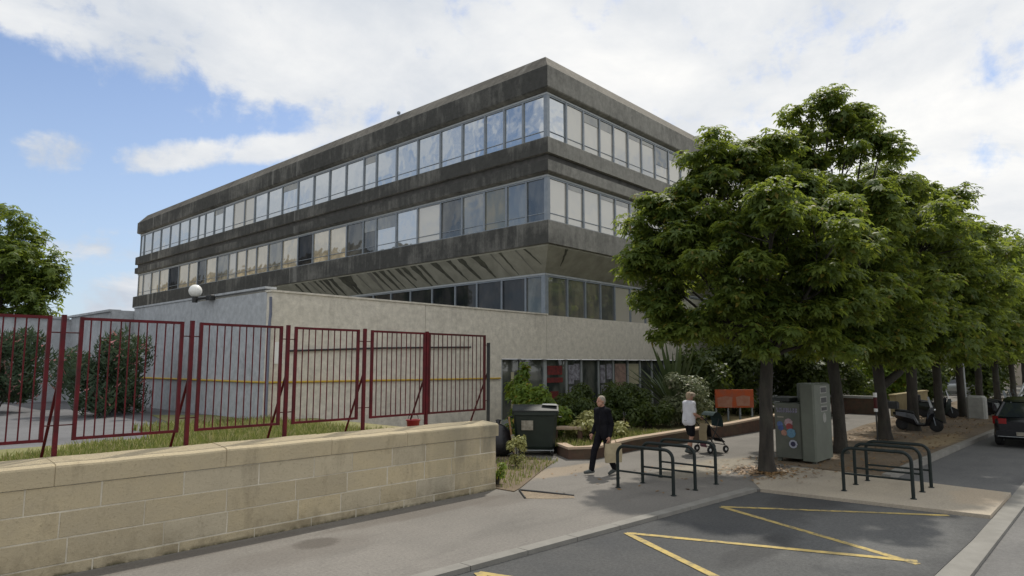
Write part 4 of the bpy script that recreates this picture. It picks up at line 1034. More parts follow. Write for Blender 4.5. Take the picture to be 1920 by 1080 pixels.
# ================================================================== PLANTER, BRICK WALLS
plw = thing('planter_wall', 'low brick planter wall with a pale cap running beside the pavement', 'wall', (14.5, 10.6, 0))
PO = (14.5, 10.6, 0)
path = [(14.75, 11.75), (14.2, 10.92), (14.75, 10.42), (16.9, 10.62), (19.6, 10.45), (22.5, 10.22), (25.2, 10.15), (28.2, 10.2)]
def offs(path, d):
    out = []
    for i, p in enumerate(path):
        p = Vector(p)
        a = Vector(path[max(i - 1, 0)]); c = Vector(path[min(i + 1, len(path) - 1)])
        t = (c - a).normalized(); out.append(tuple(p + Vector((-t.y, t.x)) * d))
    return out
def ribbon(path, d0, d1, z0, z1, name, m):
    A, B_ = offs(path, d0), offs(path, d1); b = MB(); hz = z1 if isinstance(z1, list) else [z1] * len(path); lz = z0 if isinstance(z0, list) else [z0] * len(path)
    b.rings([[(A[i][0], A[i][1], lz[i]), (B_[i][0], B_[i][1], lz[i]), (B_[i][0], B_[i][1], hz[i]), (A[i][0], A[i][1], hz[i])] for i in range(len(path))], caps=True)
    return b.build(name, m, plw, PO)
hts = [.26, .26, .27, .30, .34, .38, .44, .46]
ribbon(path, 0.02, 0.24, -0.05, hts, 'wall_body', M['brickwall'])
ribbon(path, -0.02, 0.27, [h + .001 for h in hts], [h + .06 for h in hts], 'cap_stone', M['plank'])
inner = offs(path, 0.22)
sheet('planting_bed', inner + [(33, 11), (36, 15.9), (17.1, 15.9), (15.2, 15.0)], 0.24, M['garden'])
def reg_bed(rg, n):
    x = rg.uniform(14.6, 20, n); y = rg.uniform(10.8, 12.6, n)
    k = y > 10.75 + np.abs(x - 14.8) * 0.02
    return np.stack([x[k], y[k], np.full(k.sum(), .24)], 1)
tag(blades('bed_grass', 2600, reg_bed, 0.13, 9, M['grass']), 'thin yellowish grass growing in the planter', 'grass', kind='stuff')
bt_ = thing('garden_bench', 'low bench with a pinkish slab on a dark base in the planter', 'bench', (15.75, 12.15, 0.24), R(-45))
b = MB(); b.cbox(-.55, .55, -.18, .18, .36, .44, .015); b.build('seat', M['plank'], bt_)
for s in (-.36, .36):
    b = MB(); b.cbox(s - .07, s + .07, -.13, .13, -.02, .358, .01); b.build('leg', M['brickwall'], bt_)
bw_ = thing('brick_wall', 'low dark brick wall with a pale cap beyond the tree strip', 'wall', (36.8, 9.5, 0))
b = MB(); b.box(-.15, .15, -.75, 1.7, -.05, .78); b.build('wall_body', M['brickwall'], bw_)
b = MB(); b.box(-.2, .2, -.8, 1.75, .782, .90); b.build('cap_stone', M['stoneplain'], bw_)
b = MB(); b.box(36.3, 43.5, 8.15, 8.4, -.05, .95); b.box(36.25, 43.55, 8.10, 8.45, .952, 1.03)
tag(b.build('garden_wall', M['beige']), 'low beige wall at right angles to the brick wall', 'wall')

# ================================================================== STREET FURNITURE
# wheeled waste container
bn = thing('waste_bin', 'large dark green wheeled bin with a faded paper label, lid partly open', 'bin', (14.45, 12.25, 0), R(-51))
b = MB()
def rr_rect(hx, hy, z, c=.07): return [(-hx + c, -hy, z), (hx - c, -hy, z), (hx, -hy + c, z), (hx, hy - c, z), (hx - c, hy, z), (-hx + c, hy, z), (-hx, hy - c, z), (-hx, -hy + c, z)]
b.rings([rr_rect(.50, .36, .17), rr_rect(.53, .40, .25), rr_rect(.60, .47, 1.08), rr_rect(.64, .51, 1.10), rr_rect(.64, .51, 1.19)], caps=True)
b.build('body', M['dkgreen'], bn)
b = MB(); L = []
for i in range(7):
    y = -.52 + 1.04 * i / 6; h = 1.20 + .14 * math.sin(math.pi * (i / 6) ** .8)
    L.append([(-.63, y, h), (.63, y, h), (.63, y, h + .03), (-.63, y, h + .03)])
b.rings(L, caps=True); b.build('lid', M['dkgreen2'], bn)
b = MB(); b.box(-.38, -.06, -.452, -.446, .74, 1.0); o = b.build('label_sheet', M['label'], bn); o.rotation_euler = (R(4.5), 0, 0); o.location = (0, .005, 0)
b = MB(); b.poly([(.18, -.35, 1.375), (.6, -.4, 1.36), (.58, -.02, 1.385), (.2, .04, 1.39)]); b.build('rubbish_sheet', mat('grey_cardboard', (.34, .34, .33), (.2, .21, .21), 8, .9), bn)
for sx in (-.44, .44):
    for sy in (-.30, .30):
        q = MB(); q.lathe([(.02, -.028), (.085, -.025), (.09, 0), (.085, .025), (.02, .028)], (sx, sy, .09), 14, axis='x'); wq = q.build('wheel', M['rubber'], bn)
        q = MB(); q.box(sx - .045, sx - .035, sy - .03, sy + .03, .09, .2); q.box(sx + .035, sx + .045, sy - .03, sy + .03, .09, .2); q.build('fork', M['alu_lt'], wq)
b = MB(); b.tube([(-.5, -.42, .155), (.5, -.42, .155)], .014, 6); b.build('foot_bar', M['alu_lt'], bn)
for s in (-1, 1):
    q = MB(); q.tube([(s * .64, -.06, 1.02), (s * .72, -.06, 1.02), (s * .72, .06, 1.02), (s * .64, .06, 1.02)], .025, 8); q.build('trunnion', M['dkgreen2'], bn)
sk = MB()
rg = np.random.default_rng(12)
def sack(name, lab, loc, r, h, seed):
    pr = random.Random(seed); b = MB(); n = 14; rr2 = []
    for j, (q, z) in enumerate([(.55, 0), (.95, .12), (1.0, .4), (.8, .68), (.4, .84), (.12, .9), (.2, 1.0), (.05, 1.02)]):
        rr2.append([(r * q * (1 + pr.uniform(-.1, .1)) * math.cos(6.283 * i / n), r * q * (1 + pr.uniform(-.1, .1)) * math.sin(6.283 * i / n), h * z) for i in range(n)])
    b.rings(rr2, caps=True, smooth=True)
    o = b.build(name, M['bag'], None); o.location = loc
    return tag(o, lab, 'rubbish bag', 'black rubbish bags beside the bin')
sack('rubbish_bag', 'bulging black rubbish bag leaning on the left side of the bin', (13.45, 12.75, .02), .42, .95, 1)
sack('rubbish_bag', 'smaller black rubbish bag behind the first, against the stone wall', (12.9, 13.2, .02), .36, .75, 2)
pn = MB(); pn.box(-.02, .02, -.09, .09, 0, 1.05); o = pn.build('wood_plank', mat('raw_wood', (.34, .2, .09), (.25, .15, .07), 6, .9)); o.location = (13.62, 12.3, .03); o.rotation_euler = (R(6), R(-8), R(-51)); tag(o, 'short orange-brown plank propped between the bag and the bin', 'plank')
pn = MB(); pn.box(-.015, .015, -.13, .13, 0, .62); o = pn.build('cardboard_sheet', M['label']); o.location = (13.35, 11.95, .03); o.rotation_euler = (R(-5), R(-14), R(-60)); tag(o, 'crumpled pale cardboard lying by the left wheel of the bin', 'cardboard')

# hoop racks
def rack(name, label, base, a, c, h=.86, group=None):
    """hoop of two feet a, c (offsets from base) with rounded shoulders and a low rail"""
    root = thing(name, label, 'bike rack', base, 0, group)
    a = Vector((*a, 0)); c = Vector((*c, 0)); d = (c - a).normalized(); L = (c - a).length; r = .17
    pts = [a + Vector((0, 0, -.02)), a + Vector((0, 0, h - r))]
    for k in range(1, 6):
        t = math.pi / 2 * k / 6; pts.append(a + d * (r - r * math.cos(t)) + Vector((0, 0, h - r + r * math.sin(t))))
    pts += [a + d * r + Vector((0, 0, h)), c - d * r + Vector((0, 0, h))]
    for k in range(1, 6):
        t = math.pi / 2 * k / 6; pts.append(c - d * (r - r * math.sin(t)) + Vector((0, 0, h - r + r * math.cos(t))))
    pts += [c + Vector((0, 0, h - r)), c + Vector((0, 0, -.02))]
    b = MB(); b.tube(pts, .033, 10); b.build('hoop', M['rackgreen'], root)
    b = MB(); b.tube([a + Vector((0, 0, .34)), c + Vector((0, 0, .34))], .02, 8); b.build('cross_rail', M['rackgreen'], root)
    for q in (a, c):
        b = MB(); b.lathe([(.055, .001), (.055, .012), (.03, .016)], (q.x, q.y, 0), 12); b.build('foot_plate', M['rackgreen'], root)
    return root
RG = 'hoop bike racks on the pavement'
rack('bike_rack', 'nearest hoop of the rack group in front of the old man', (11.7, 7.1, 0.004), (0, .64), (0, -.61), .84, RG)
rack('bike_rack', 'middle hoop of the rack group in front of the old man', (12.5, 7.05, 0.004), (0, .60), (0, -.60), .84, RG)
rack('bike_rack', 'far hoop of the group by the old man, closest to the near tree', (13.4, 7.1, 0.004), (0, .64), (0, -.66), .84, RG)
rack('bike_rack', 'nearest hoop of the rack group on the tan paving', (14.4, 3.64, 0.006), (0, .60), (0, -.60), .84, RG)
rack('bike_rack', 'middle hoop of the rack group on the tan paving', (15.3, 3.67, 0.006), (0, .60), (0, -.60), .84, RG)
rack('bike_rack', 'farthest hoop of the rack group on the tan paving', (15.97, 3.63, 0.006), (0, .59), (0, -.59), .84, RG)

# olive clothes-collection container
bx = thing('collection_container', 'olive green steel collection container with round stickers and a taller slotted tower', 'container', (17.6, 5.79, 0.0), 0)
# local: -X face looks down the street towards us, tower at the kerb-side rear
b = MB(); b.cbox(0.0, 1.25, 0.34, 1.0, .11, 1.50, .03); b.build('body', M['olive'], bx)
b = MB(); b.cbox(-0.02, 1.28, -.02, .335, .07, 2.0, .04); b.build('tower', M['olive_lt'], bx)
b = MB(); b.cbox(.62, 1.25, .337, .62, 1.502, 1.99, .02); b.build('hopper', M['olive_lt'], bx)
b = MB(); b.cbox(.05, 1.2, .62, 1.25, 1.53, 1.62, .02); b.build('hood', M['dkgreen2'], bx)
for sx in (.06, 1.12):
    for sy in (.03, .88):
        q = MB(); q.box(sx, sx + .1, sy, sy + .09, 0, .108 if sy > .3 else .07); q.build('foot', M['olive'], bx)
stickers = [((-.001), .86, .95, .075, (.10, .17, .36)), (0, .84, .86, .07, (.06, .10, .28)), (0, .64, 1.0, .105, (.42, .30, .32)), (0, .62, .90, .085, (.30, .05, .05)), (0, .76, .74, .075, (.42, .22, .16)), (0, .58, .74, .115, (.12, .26, .38)), (0, .54, .47, .105, (.40, .42, .50)), (0, .54, .47, .062, (.03, .03, .08))]
for i, (xo, y, z, r_, c) in enumerate(stickers):
    q = MB(); th = -.004 - .003 * i; n = 18
    q.poly([(th, y + r_ * math.cos(6.283 * k / n) * (1 + .1 * math.sin(3 * k + i)), z + r_ * math.sin(6.283 * k / n)) for k in range(n)])
    q.build('sticker', mat('sticker_print', c, tuple(.6 * v for v in c), 14, .6), bx)
q = MB(); pr = random.Random(6); y = .93
while y > .42:
    w_ = pr.uniform(.03, .055)
    zc = 1.31
    for k in range(pr.choice([1, 2, 2])): q.box(-.004, 0.0, y - w_, y, zc - .05 + k * .06, zc - .005 + k * .06)
    q.box(-.004, 0.0, y - w_ * .35, y, zc - .06, zc + .06)
    y -= w_ + .014
q.build('lettering_rest', mat('lilac_print', (.28, .26, .36), (.2, .19, .26), 10, .7), bx)
q = MB(); q.box(-.004, 0, .76, .92, 1.12, 1.15); q.build('sticker', M['label'], bx)
for z0, z1 in ((1.74, 1.92), (1.48, 1.66), (1.28, 1.42)):
    q = MB(); q.box(.45, .95, -.026, -.021, z0, z1); s_ = q.build('slot_plate', M['stoneplain'], bx)
    q = MB(); q.box(.50, .90, -.032, -.027, z0 + .025, z1 - .03); q.build('slot', M['black'], s_)
q = MB(); n = 12; q.poly([(.7 + .13 * math.cos(6.283 * k / n), -.027, 1.12 + .13 * math.sin(6.283 * k / n)) for k in range(n)]); q.build('sticker', M['stoneplain'], bx)

# orange board on posts in the planter
ob = thing('notice_board', 'faded orange board with pale paper remnants standing on four posts in the planter', 'board', (26.0, 11.6, .35), R(-42))
b = MB(); b.cbox(-.80, .80, -.03, .03, .40, 1.12, .012); b.build('panel', M['orange'], ob)
for x0, x1, z0, z1 in ((-.70, -.12, .44, .82), (.08, .62, .47, .85)):
    q = MB(); pr = random.Random(int(x0 * 10) + 50)
    q.poly([(x0, -.034, z0), (x1, -.034, z0 + pr.uniform(-.03, .03)), (x1 + .03, -.034, z1), ((x0 + x1) / 2, -.034, z1 + .04), (x0 - .02, -.034, z1 - .03)]); q.build('paper_remnant', M['palepatch'], ob)
for x in (-.75, -.25, .25, .75):
    q = MB(); q.cbox(x - .035, x + .035, .033, .09, -.12, .9, .008); q.build('leg', M['alu'], ob)

# bollard, thin red and white post
b = MB(); b.cbox(-.36, .36, -.36, .36, 0, 1.03, .08)
o = b.build('concrete_bollard', M['stoneplain']); o.location = (37.2, 5.05, .012); tag(o, 'pale concrete block bollard at the end of the tree strip', 'bollard')
po = thing('marker_post', 'slim dark post with red and white bands beside the third trunk', 'post', (23.9, 5.95, .012))
b = MB(); b.tube([(0, 0, -.02), (0, 0, 1.0)], .022, 8); b.build('pole', M['black'], po)
b = MB(); b.lathe([(.05, 1.0), (.055, 1.02), (.055, 1.40), (.05, 1.42)], n=12); b.build('red_band', M['rust'], po)
b = MB(); b.lathe([(.058, 1.42), (.058, 1.56)], n=12); b.lathe([(.058, .96), (.058, 1.06)], n=12); b.build('white_band', M['white'], po)
lt = thing('street_light', 'slim grey street light pole between the far trunks', 'street light', (47.0, 6.9, 0))
b = MB(); b.tube([(0, 0, 0), (0, 0, 4.4)], [.07, .045], 8); b.build('pole', M['alu_lt'], lt)
b = MB(); b.ball((0, 0, 4.6), .22, 12, 8); b.build('globe', M['white'], lt)
b = MB(); b.lathe([(.11, 0), (.11, .25), (.08, .3)], n=10); b.build('base', M['alu'], lt)

# scooters
def scooter(loc, rz, label, paint='carblack', group=None, box=True):
    s = thing('motor_scooter', label, 'scooter', loc, rz, group)
    s.scale = (.88, .88, .88)
    for x in (-.62, .66):
        q = MB(); q.lathe([(.12, -.05), (.22, -.055), (.26, -.03), (.27, 0), (.26, .03), (.22, .055), (.12, .05)], (x, 0, .27), 18, axis='y'); wq = q.build('wheel', M['rubber'], s)
        q = MB(); q.lathe([(.02, -.04), (.12, -.035), (.12, .035), (.02, .04)], (x, 0, .27), 12, axis='y'); q.build('rim', M['alu_lt'], wq)
    b = MB()
    def sec(x, z0, z1, w): return [(x, -w * .7, z0), (x, w * .7, z0), (x, w, (z0 + z1) / 2), (x, w * .8, z1), (x, -w * .8, z1), (x, -w, (z0 + z1) / 2)]
    b.rings([sec(-.95, .62, .74, .08), sec(-.8, .48, .78, .17), (sec(-.4, .36, .76, .20)), sec(-.1, .26, .70, .19), sec(0, .22, .34, .18), sec(.3, .22, .34, .18), sec(.40, .24, .75, .21), sec(.50, .42, 1.0, .19), sec(.62, .55, 1.02, .10)], caps=True, smooth=False)
    b.build('body', M[paint], s)
    b = MB(); b.rings([sec(-.85, .78, .86, .13), sec(-.5, .76, .86, .16), sec(-.12, .70, .80, .13)], caps=True); b.build('seat', M['black'], s)
    b = MB(); b.tube([(.66, -.07, .27), (.56, -.07, .8), (.50, 0, 1.0)], .022, 6); b.tube([(.66, .07, .27), (.56, .07, .8), (.50, 0, 1.0)], .022, 6); b.build('fork', M['alu'], s)
    b = MB(); b.tube([(.40, -.33, 1.06), (.48, -.12, 1.05), (.48, .12, 1.05), (.40, .33, 1.06)], .018, 6); b.build('handlebar', M['black'], s)
    for y in (-1, 1):
        q = MB(); q.tube([(.45, y * .2, 1.05), (.46, y * .3, 1.22)], .008, 5); q.ball((.46, y * .31, 1.25), (.02, .06, .045), 8, 6); q.build('mirror', M['black'], s)
    b = MB(); b.rings([[(.54 - .03 * k, -.19 + .02 * k, 1.0 + .11 * k), (.58 - .03 * k, 0, 1.0 + .11 * k), (.54 - .03 * k, .19 - .02 * k, 1.0 + .11 * k)] for k in range(5)], closed=False); b.build('windshield', mat('smoked_screen', (.10, .11, .11), None, rough=.1), s)
    b = MB(); b.ball((.63, 0, .9), (.05, .08, .06), 10, 6); b.build('headlight', M['chrome'], s)
    b = MB(); b.rings([sec(.42, .50, .56, .06), sec(.66, .54, .60, .08), sec(.92, .40, .46, .06)], caps=True); b.build('front_mudguard', M[paint], s)
    if box:
        b = MB(); b.cbox(-1.12, -.74, -.2, .2, .88, 1.2, .05); b.build('top_box', M['black'], s)
    return s
scooter((28.75, 5.75, .02), R(-96), 'black scooter with a top box parked across the strip behind the fourth trunk')
SG = 'motorcycles parked in a row beyond the bollard'
for i, (x, y, p, lb) in enumerate([(38.6, 4.5, 'carblack', 'dark scooter just right of the bollard'), (39.7, 4.45, 'carsilver', 'grey scooter, second in the row beyond the bollard'), (40.8, 4.4, 'carblack', 'dark scooter, third in the row beyond the bollard'), (36.6, 6.5, 'dkgreen', 'dark green scooter left of the bollard'), (37.9, 6.9, 'carblack', 'black scooter left of the bollard, behind the fifth trunk')]):
    scooter((x, y, .0), R(-110 + 9 * i), lb, p, SG, box=i == 3)

# cars
def car(loc, rz, label, paint, group=None, van=False):
    c = thing('parked_van' if van else 'parked_car', label, 'van' if van else 'car', loc, rz, group)
    H = 1.0 if not van else 1.35
    # lower body: (x, sill, shoulder, halfwidth)
    S = [(-2.02, .42, .78, .70), (-1.98, .30, .90, .80), (-1.75, .24, .97, .86), (-1.0, .22, .97, .89), (0, .22, .94, .89), (.8, .22, .92, .88), (1.2, .24, .88, .86), (1.75, .28, .74, .80), (1.98, .36, .62, .66)]
    b = MB(); rg_ = []
    for x, z0, z1, hw in S:
        m_ = (z0 + z1) / 2
        rg_.append([(x, -hw * .92, z0), (x, hw * .92, z0), (x, hw, z0 + .16), (x, hw, m_), (x, hw * .985, z1 - .06), (x, hw * .90, z1), (x, -hw * .90, z1), (x, -hw * .985, z1 - .06), (x, -hw, m_), (x, -hw, z0 + .16)])
    b.rings(rg_, caps=True, smooth=True); b.build('body', M[paint], c)
    # cabin
    G = [(-1.93, .93, 0, .74), (-1.62, 0, 1.38, .60), (-1.2, 0, 1.46, .63), (-.3, 0, 1.49, .64), (.25, 0, 1.42, .62), (1.05, .90, 0, .74)]
    zr = lambda z: .94 + (z - .94) * H
    b = MB(); ro = []
    for x, zl, z, hw in [(-1.66, 0, 1.37, .56), (-1.5, 0, 1.42, .60), (-1.1, 0, 1.47, .63), (-.3, 0, 1.49, .64), (.2, 0, 1.44, .61), (.3, 0, 1.40, .58)]:
        z = zr(z); ro.append([(x, -hw - .03, z - .05), (x, -hw, z - .01), (x, -hw * .5, z + .015), (x, hw * .5, z + .015), (x, hw, z - .01), (x, hw + .03, z - .05)])
    b.rings(ro, closed=False, smooth=True)
    for s in (-1, 1):      # pillars
        b.tube([(-1.94, s * .76, .93), (-1.66, s * .58, zr(1.36))], .055, 6); b.tube([(1.05, s * .76, .90), (.3, s * .58, zr(1.38))], .04, 6); b.tube([(-.25, s * .80, .95), (-.25, s * .655, zr(1.45))], .03, 6)
    b.build('roof', M[paint], c)
    b = MB(); b.poly([(-1.965, -.72, .93), (-1.965, .72, .93), (-1.68, .56, zr(1.36)), (-1.68, -.56, zr(1.36))]); b.build('rear_window', M['carglass'], c)
    b = MB(); b.poly([(1.06, -.72, .91), (.31, -.56, zr(1.39)), (.31, .56, zr(1.39)), (1.06, .72, .91)]); b.build('windscreen', M['carglass'], c)
    for s in (-1, 1):
        b = MB(); b.poly([(-1.9, s * .785, .95), (-1.6, s * .625, zr(1.37)), (.25, s * .625, zr(1.39)), (1.0, s * .785, .92)]); b.build('side_window', M[paint] if van else M['carglass'], c)
        b = MB(); b.rings([[(-2.03 + .02, s * .70, z), (-1.90, s * .868, z)] for z in (.70, .95)], closed=False); b.box(-2.035, -1.99, s * .60 - .1, s * .60 + .1, .72, .88); b.build('tail_light', M['redlamp'], c)
        b = MB(); b.ball((1.86, s * .62, .62), (.1, .16, .08), 10, 6); b.build('headlight', M['chrome'], c)
        b = MB(); b.ball((.85, s * .95, .98), (.07, .09, .07), 10, 6); b.build('side_mirror', M[paint], c)
        for x in (-1.25, 1.28):
            q = MB(); q.lathe([(.18, -.10), (.29, -.105), (.31, -.07), (.315, 0), (.31, .07), (.29, .105), (.18, .10)], (x, s * .80, .31), 20, axis='y'); wq = q.build('wheel', M['rubber'], c)
            q = MB(); q.lathe([(.03, -.11), (.19, -.10), (.19, .10), (.03, .11)], (x, s * .80, .31), 14, axis='y'); q.build('rim', M['alu_lt'], wq)
    b = MB(); b.box(-2.065, -1.95, -.78, .78, .32, .52); b.build('bumper', M['black' if paint != 'carblack' else 'carblack'], c)
    b = MB(); b.box(-2.072, -2.066, -.27, .27, .38, .49); b.build('number_plate', M['label'], c)
    b = MB(); b.box(-2.068, -2.064, -.74, .74, .335, .35); b.build('bumper_trim', M['alu_lt'], c)
    b = MB(); b.tube([(-1.9, .06, .99), (-2.0, -.32, 1.08)], .01, 5); b.build('rear_wiper', M['black'], c)
    return c
car((27.6, 2.20, -.056), R(-1.5), 'black hatchback seen from behind, cut by the right edge of the photo', 'carblack')
car((34.4, 2.35, -.056), R(-1.5), 'silver car parked right in front of the black hatchback', 'carsilver')
car((41.5, 2.9, -.056), R(-1.5), 'white van parked farther up the lane at the right edge', 'carwhite', van=True)
CG = 'cars in the car park behind the tree strip'
car((57, 14.0, 0), R(95), 'white car behind the beige wall, left of the fourth trunk', 'carwhite', CG)
car((60, 12.4, 0), R(95), 'second white car behind the beige wall, right of the fourth trunk', 'carwhite', CG)
car((64, 9.8, 0), R(95), 'grey car between the far trunks of the tree row', 'carsilver', CG)
car((50, 3.2, -.056), R(-1.5), 'distant white car at the far right end of the lane', 'carwhite')
# houses closing the street
M['house'] = mat('house_render', (.52, .46, .38), (.45, .40, .34), 1, .9)
M['tile'] = mat('roof_tile', (.26, .10, .055), (.19, .08, .05), 6, .9)
for i, (x, y, w_, h, lb) in enumerate([(60, 20, 5, 5.2, 'pale house with a tiled roof glimpsed between leaves above the olive container'), (100, 17, 7, 7.0, 'distant pale house closing the street'), (104, 5, 7, 7.5, 'distant house at the right end of the street')]):
    hs = thing('house', lb, 'house', (x, y, 0))
    b = MB(); b.box(-w_, w_, -w_, w_, -.1, h); b.build('wall', M['house'], hs)
    b = MB(); b.rings([[(-w_ - .3, -w_ - .3, h), (w_ + .3, -w_ - .3, h), (w_ + .3, w_ + .3, h), (-w_ - .3, w_ + .3, h)], [(-.5, -w_ * .6, h + 2.2), (.5, -w_ * .6, h + 2.2), (.5, w_ * .6, h + 2.2), (-.5, w_ * .6, h + 2.2)]], caps=True); b.build('roof', M['tile'], hs)
    for yy in (-w_ * .5, w_ * .4):
        b = MB(); b.box(-w_ - .05, -w_ - .005, yy - .5, yy + .5, 1.0, 2.5); b.build('window', M['g_dark'], hs)
        b = MB(); b.box(-w_ - .05, -w_ - .005, yy - .5, yy + .5, h - 2.2, h - .8); b.build('window', M['g_dark'], hs)

# ================================================================== PEOPLE
def limb(b, pts, rs, n=12):
    """tapered capsule chain"""
    b.tube(pts, rs, n)
    for p, r_ in zip(pts, rs): b.ball(p, r_ * 0.99, 12, 8)
def solid(b, name, m, parent, vox=0.009, it=4):
    o = b.build(name, m, parent)
    md = o.modifiers.new('Remesh', 'REMESH'); md.mode = 'VOXEL'; md.voxel_size = vox; md.use_smooth_shade = True
    sm = o.modifiers.new('Smooth', 'SMOOTH'); sm.factor = .5; sm.iterations = it
    return o
def head(b, c, f, s=1.0):
    """skull, jaw, nose, ears and neck stump; c = centre, f = yaw of the face"""
    def L(x, y, z): return (c[0] + s * (x * math.cos(f) - y * math.sin(f)), c[1] + s * (x * math.sin(f) + y * math.cos(f)), c[2] + s * z)
    b.ball(L(-.005, 0, .02), (.092 * s, .078 * s, .098 * s) if abs(math.sin(f)) < .7 else (.078 * s, .092 * s, .098 * s), 16, 12)
    b.ball(L(.022, 0, -.05), .068 * s, 14, 10); b.ball(L(.045, 0, -.085), .042 * s, 12, 8)
    b.tube([L(.085, 0, .02), L(.108, 0, -.028)], [.010 * s, .019 * s], 8)
    b.ball(L(.090, 0, -.062), (.014 * s, .024 * s, .008 * s), 8, 6)
    b.ball(L(.072, 0, .028), (.018 * s, .05 * s, .012 * s), 8, 6)
    for y in (-1, 1): b.ball(L(-.01, y * .083, -.005), (.022 * s, .012 * s, .032 * s), 8, 6)
    b.tube([L(-.03, 0, -.04), L(-.035, 0, -.19)], [.055 * s, .06 * s], 12)
    return L
def hand(b, w, d, side, curl=0.5, s=1.0, nrm=None):
    """palm and five bent fingers from wrist w pointing along d; side = direction of the thumb"""
    w = Vector(w); d = Vector(d).normalized(); t = Vector(side); t = (t - d * t.dot(d)).normalized(); n = d.cross(t)
    if nrm is not None and n.dot(Vector(nrm)) < 0: n = -n
    b.tube([w, w + d * .04 * s, w + d * .085 * s], [.024 * s, .034 * s, .034 * s], 10); b.ball(w + d * .085 * s, .03 * s, 10, 6)
    for k, (o_, L_) in enumerate(((.030, .070), (.010, .080), (-.011, .074), (-.031, .056))):
        p0 = w + d * .085 * s + t * o_ * s
        p1 = p0 + (d * math.cos(curl * .5) + n * math.sin(curl * .5)) * L_ * .45 * s
        p2 = p1 + (d * math.cos(curl * 1.4) + n * math.sin(curl * 1.4)) * L_ * .32 * s
        p3 = p2 + (d * math.cos(curl * 2.2) + n * math.sin(curl * 2.2)) * L_ * .25 * s
        b.tube([p0, p1, p2, p3], [.0098 * s, .0092 * s, .0085 * s, .007 * s], 7); b.ball(p3, .007 * s, 8, 6)
    q0 = w + d * .03 * s + t * .026 * s; q1 = q0 + (t * .8 + d * .6).normalized() * .038 * s; q2 = q1 + (t * .25 + d + n * .4).normalized() * .035 * s
    b.tube([q0, q1, q2], [.0125 * s, .011 * s, .0085 * s], 7); b.ball(q2, .0085 * s, 8, 6)
def person(label, loc, rz, J, yaw, top, bottom, hair_m, s=1.0, hat=False, short_sleeve=False, shorts=False, shoe='shoe', carry=0.5):
    """J: joints in local metres, +X ahead, +Y the figure's left"""
    p = thing('person', label, 'person', loc, rz)
    V = Vector
    b = MB()
    hc = J['head']; L = head(b, hc, yaw)
    sh = [V(J['shL']), V(J['shR'])]; neck = V((J['chest'][0], J['chest'][1], sh[0].z + .06))
    limb(b, [neck, V(hc) + V((-.02, 0, -.06))], [.06, .056])
    ch, wa, pe = V(J['chest']), V(J['waist']), V(J['pelvis'])
    def torso(mb, g=0.0, low=True):
        for y in (-1, 1):
            limb(mb, [ch + V((0, y * .09, .10)), ch + V((0.01, y * .09, -.06)), wa + V((0, y * .07, 0)), pe + V((0, y * .075, 0.02))][:4 if low else 3], [.095 + g, .105 + g, .098 + g, .105 + g][:4 if low else 3])
        limb(mb, [ch + V((0, 0, .13)), wa, pe], [.085 + g, .10 + g, .10 + g])
        for q in sh: limb(mb, [neck + V((0, 0, -.05)), q], [.06 + g, .062 + g])
    torso(b)
    for k in ('L', 'R'):
        S, E, W = V(J['sh' + k]), V(J['el' + k]), V(J['wr' + k])
        limb(b, [S, S.lerp(E, .5), E], [.052, .049, .040]); limb(b, [E, E.lerp(W, .35), W], [.040, .038, .025])
        hand(b, W, (W - E).normalized() + V(J.get('hd' + k, (0, 0, 0))), V((.9, 0, .1)), carry, nrm=V((0, -1 if k == 'L' else 1, 0)))
        H, K, A, T = V(J['hip' + k]), V(J['kn' + k]), V(J['an' + k]), V(J['toe' + k])
        limb(b, [H, H.lerp(K, .5), K], [.088, .072, .056]); limb(b, [K, K.lerp(A, .3), A], [.053, .055, .036])
        limb(b, [A + V((0, 0, -.03)), A.lerp(T, .6) + V((0, 0, -.02)), T], [.036, .034, .026])
    solid(b, 'body', M['skin'], p, .0075)
    # hair
    b = MB()
    if hat:
        b.lathe([(.085, .075), (.094, .055), (.098, .03), (.085, .085), (.05, .118), (.0, .125)], hc, 16); b.tube([L(.06, 0, .055), L(.16, 0, .035)], [.075, .05], 10)
        solid(b, 'cap', mat('pale_straw', (.55, .45, .36), (.45, .36, .28), 9, .9), p, .009)
        b = MB()
    b.ball(L(-.022, 0, .045), (.094, .088, .088), 14, 10); b.ball(L(-.05, 0, .0), (.065, .082, .085), 12, 8)
    for y in (-1, 1): b.ball(L(-.018, y * .072, .02), (.035, .018, .045), 8, 6)
    solid(b, 'hair', hair_m, p, .009)
    for y in (-1, 1):
        b = MB(); b.ball(L(.080, y * .031, .006), .0095, 8, 6); b.build('eye', M['black'], p)
    # upper garment
    b = MB(); torso(b, .022)
    for k in ('L', 'R'):
        S, E, W = V(J['sh' + k]), V(J['el' + k]), V(J['wr' + k])
        if short_sleeve: limb(b, [S, S.lerp(E, .35), S.lerp(E, .72)], [.068, .068, .066])
        else: limb(b, [S, S.lerp(E, .5), E, E.lerp(W, .5), W + (E - W) * .06], [.072, .066, .058, .054, .043])
    for y in (-1, 1): limb(b, [wa + V((0, y * .085, 0)), pe + V((0, y * .088, -.08 if not short_sleeve else -.04))], [.125, .13 if not short_sleeve else .131])
    if not short_sleeve: b.tube([neck + V((-.02, 0, -.03)), neck + V((0, 0, .045))], [.085, .072], 14)
    solid(b, 'jacket' if not short_sleeve else 't_shirt', top, p, .010, 5)
    # lower garment
    b = MB()
    for k in ('L', 'R'):
        H, K, A = V(J['hip' + k]), V(J['kn' + k]), V(J['an' + k])
        if shorts: limb(b, [H + V((0, 0, .03)), H.lerp(K, .45), H.lerp(K, .82)], [.108, .100, .094])
        else: limb(b, [H + V((0, 0, .03)), H.lerp(K, .5), K, K.lerp(A, .5), A + V((0, 0, .02))], [.106, .092, .076, .070, .064])
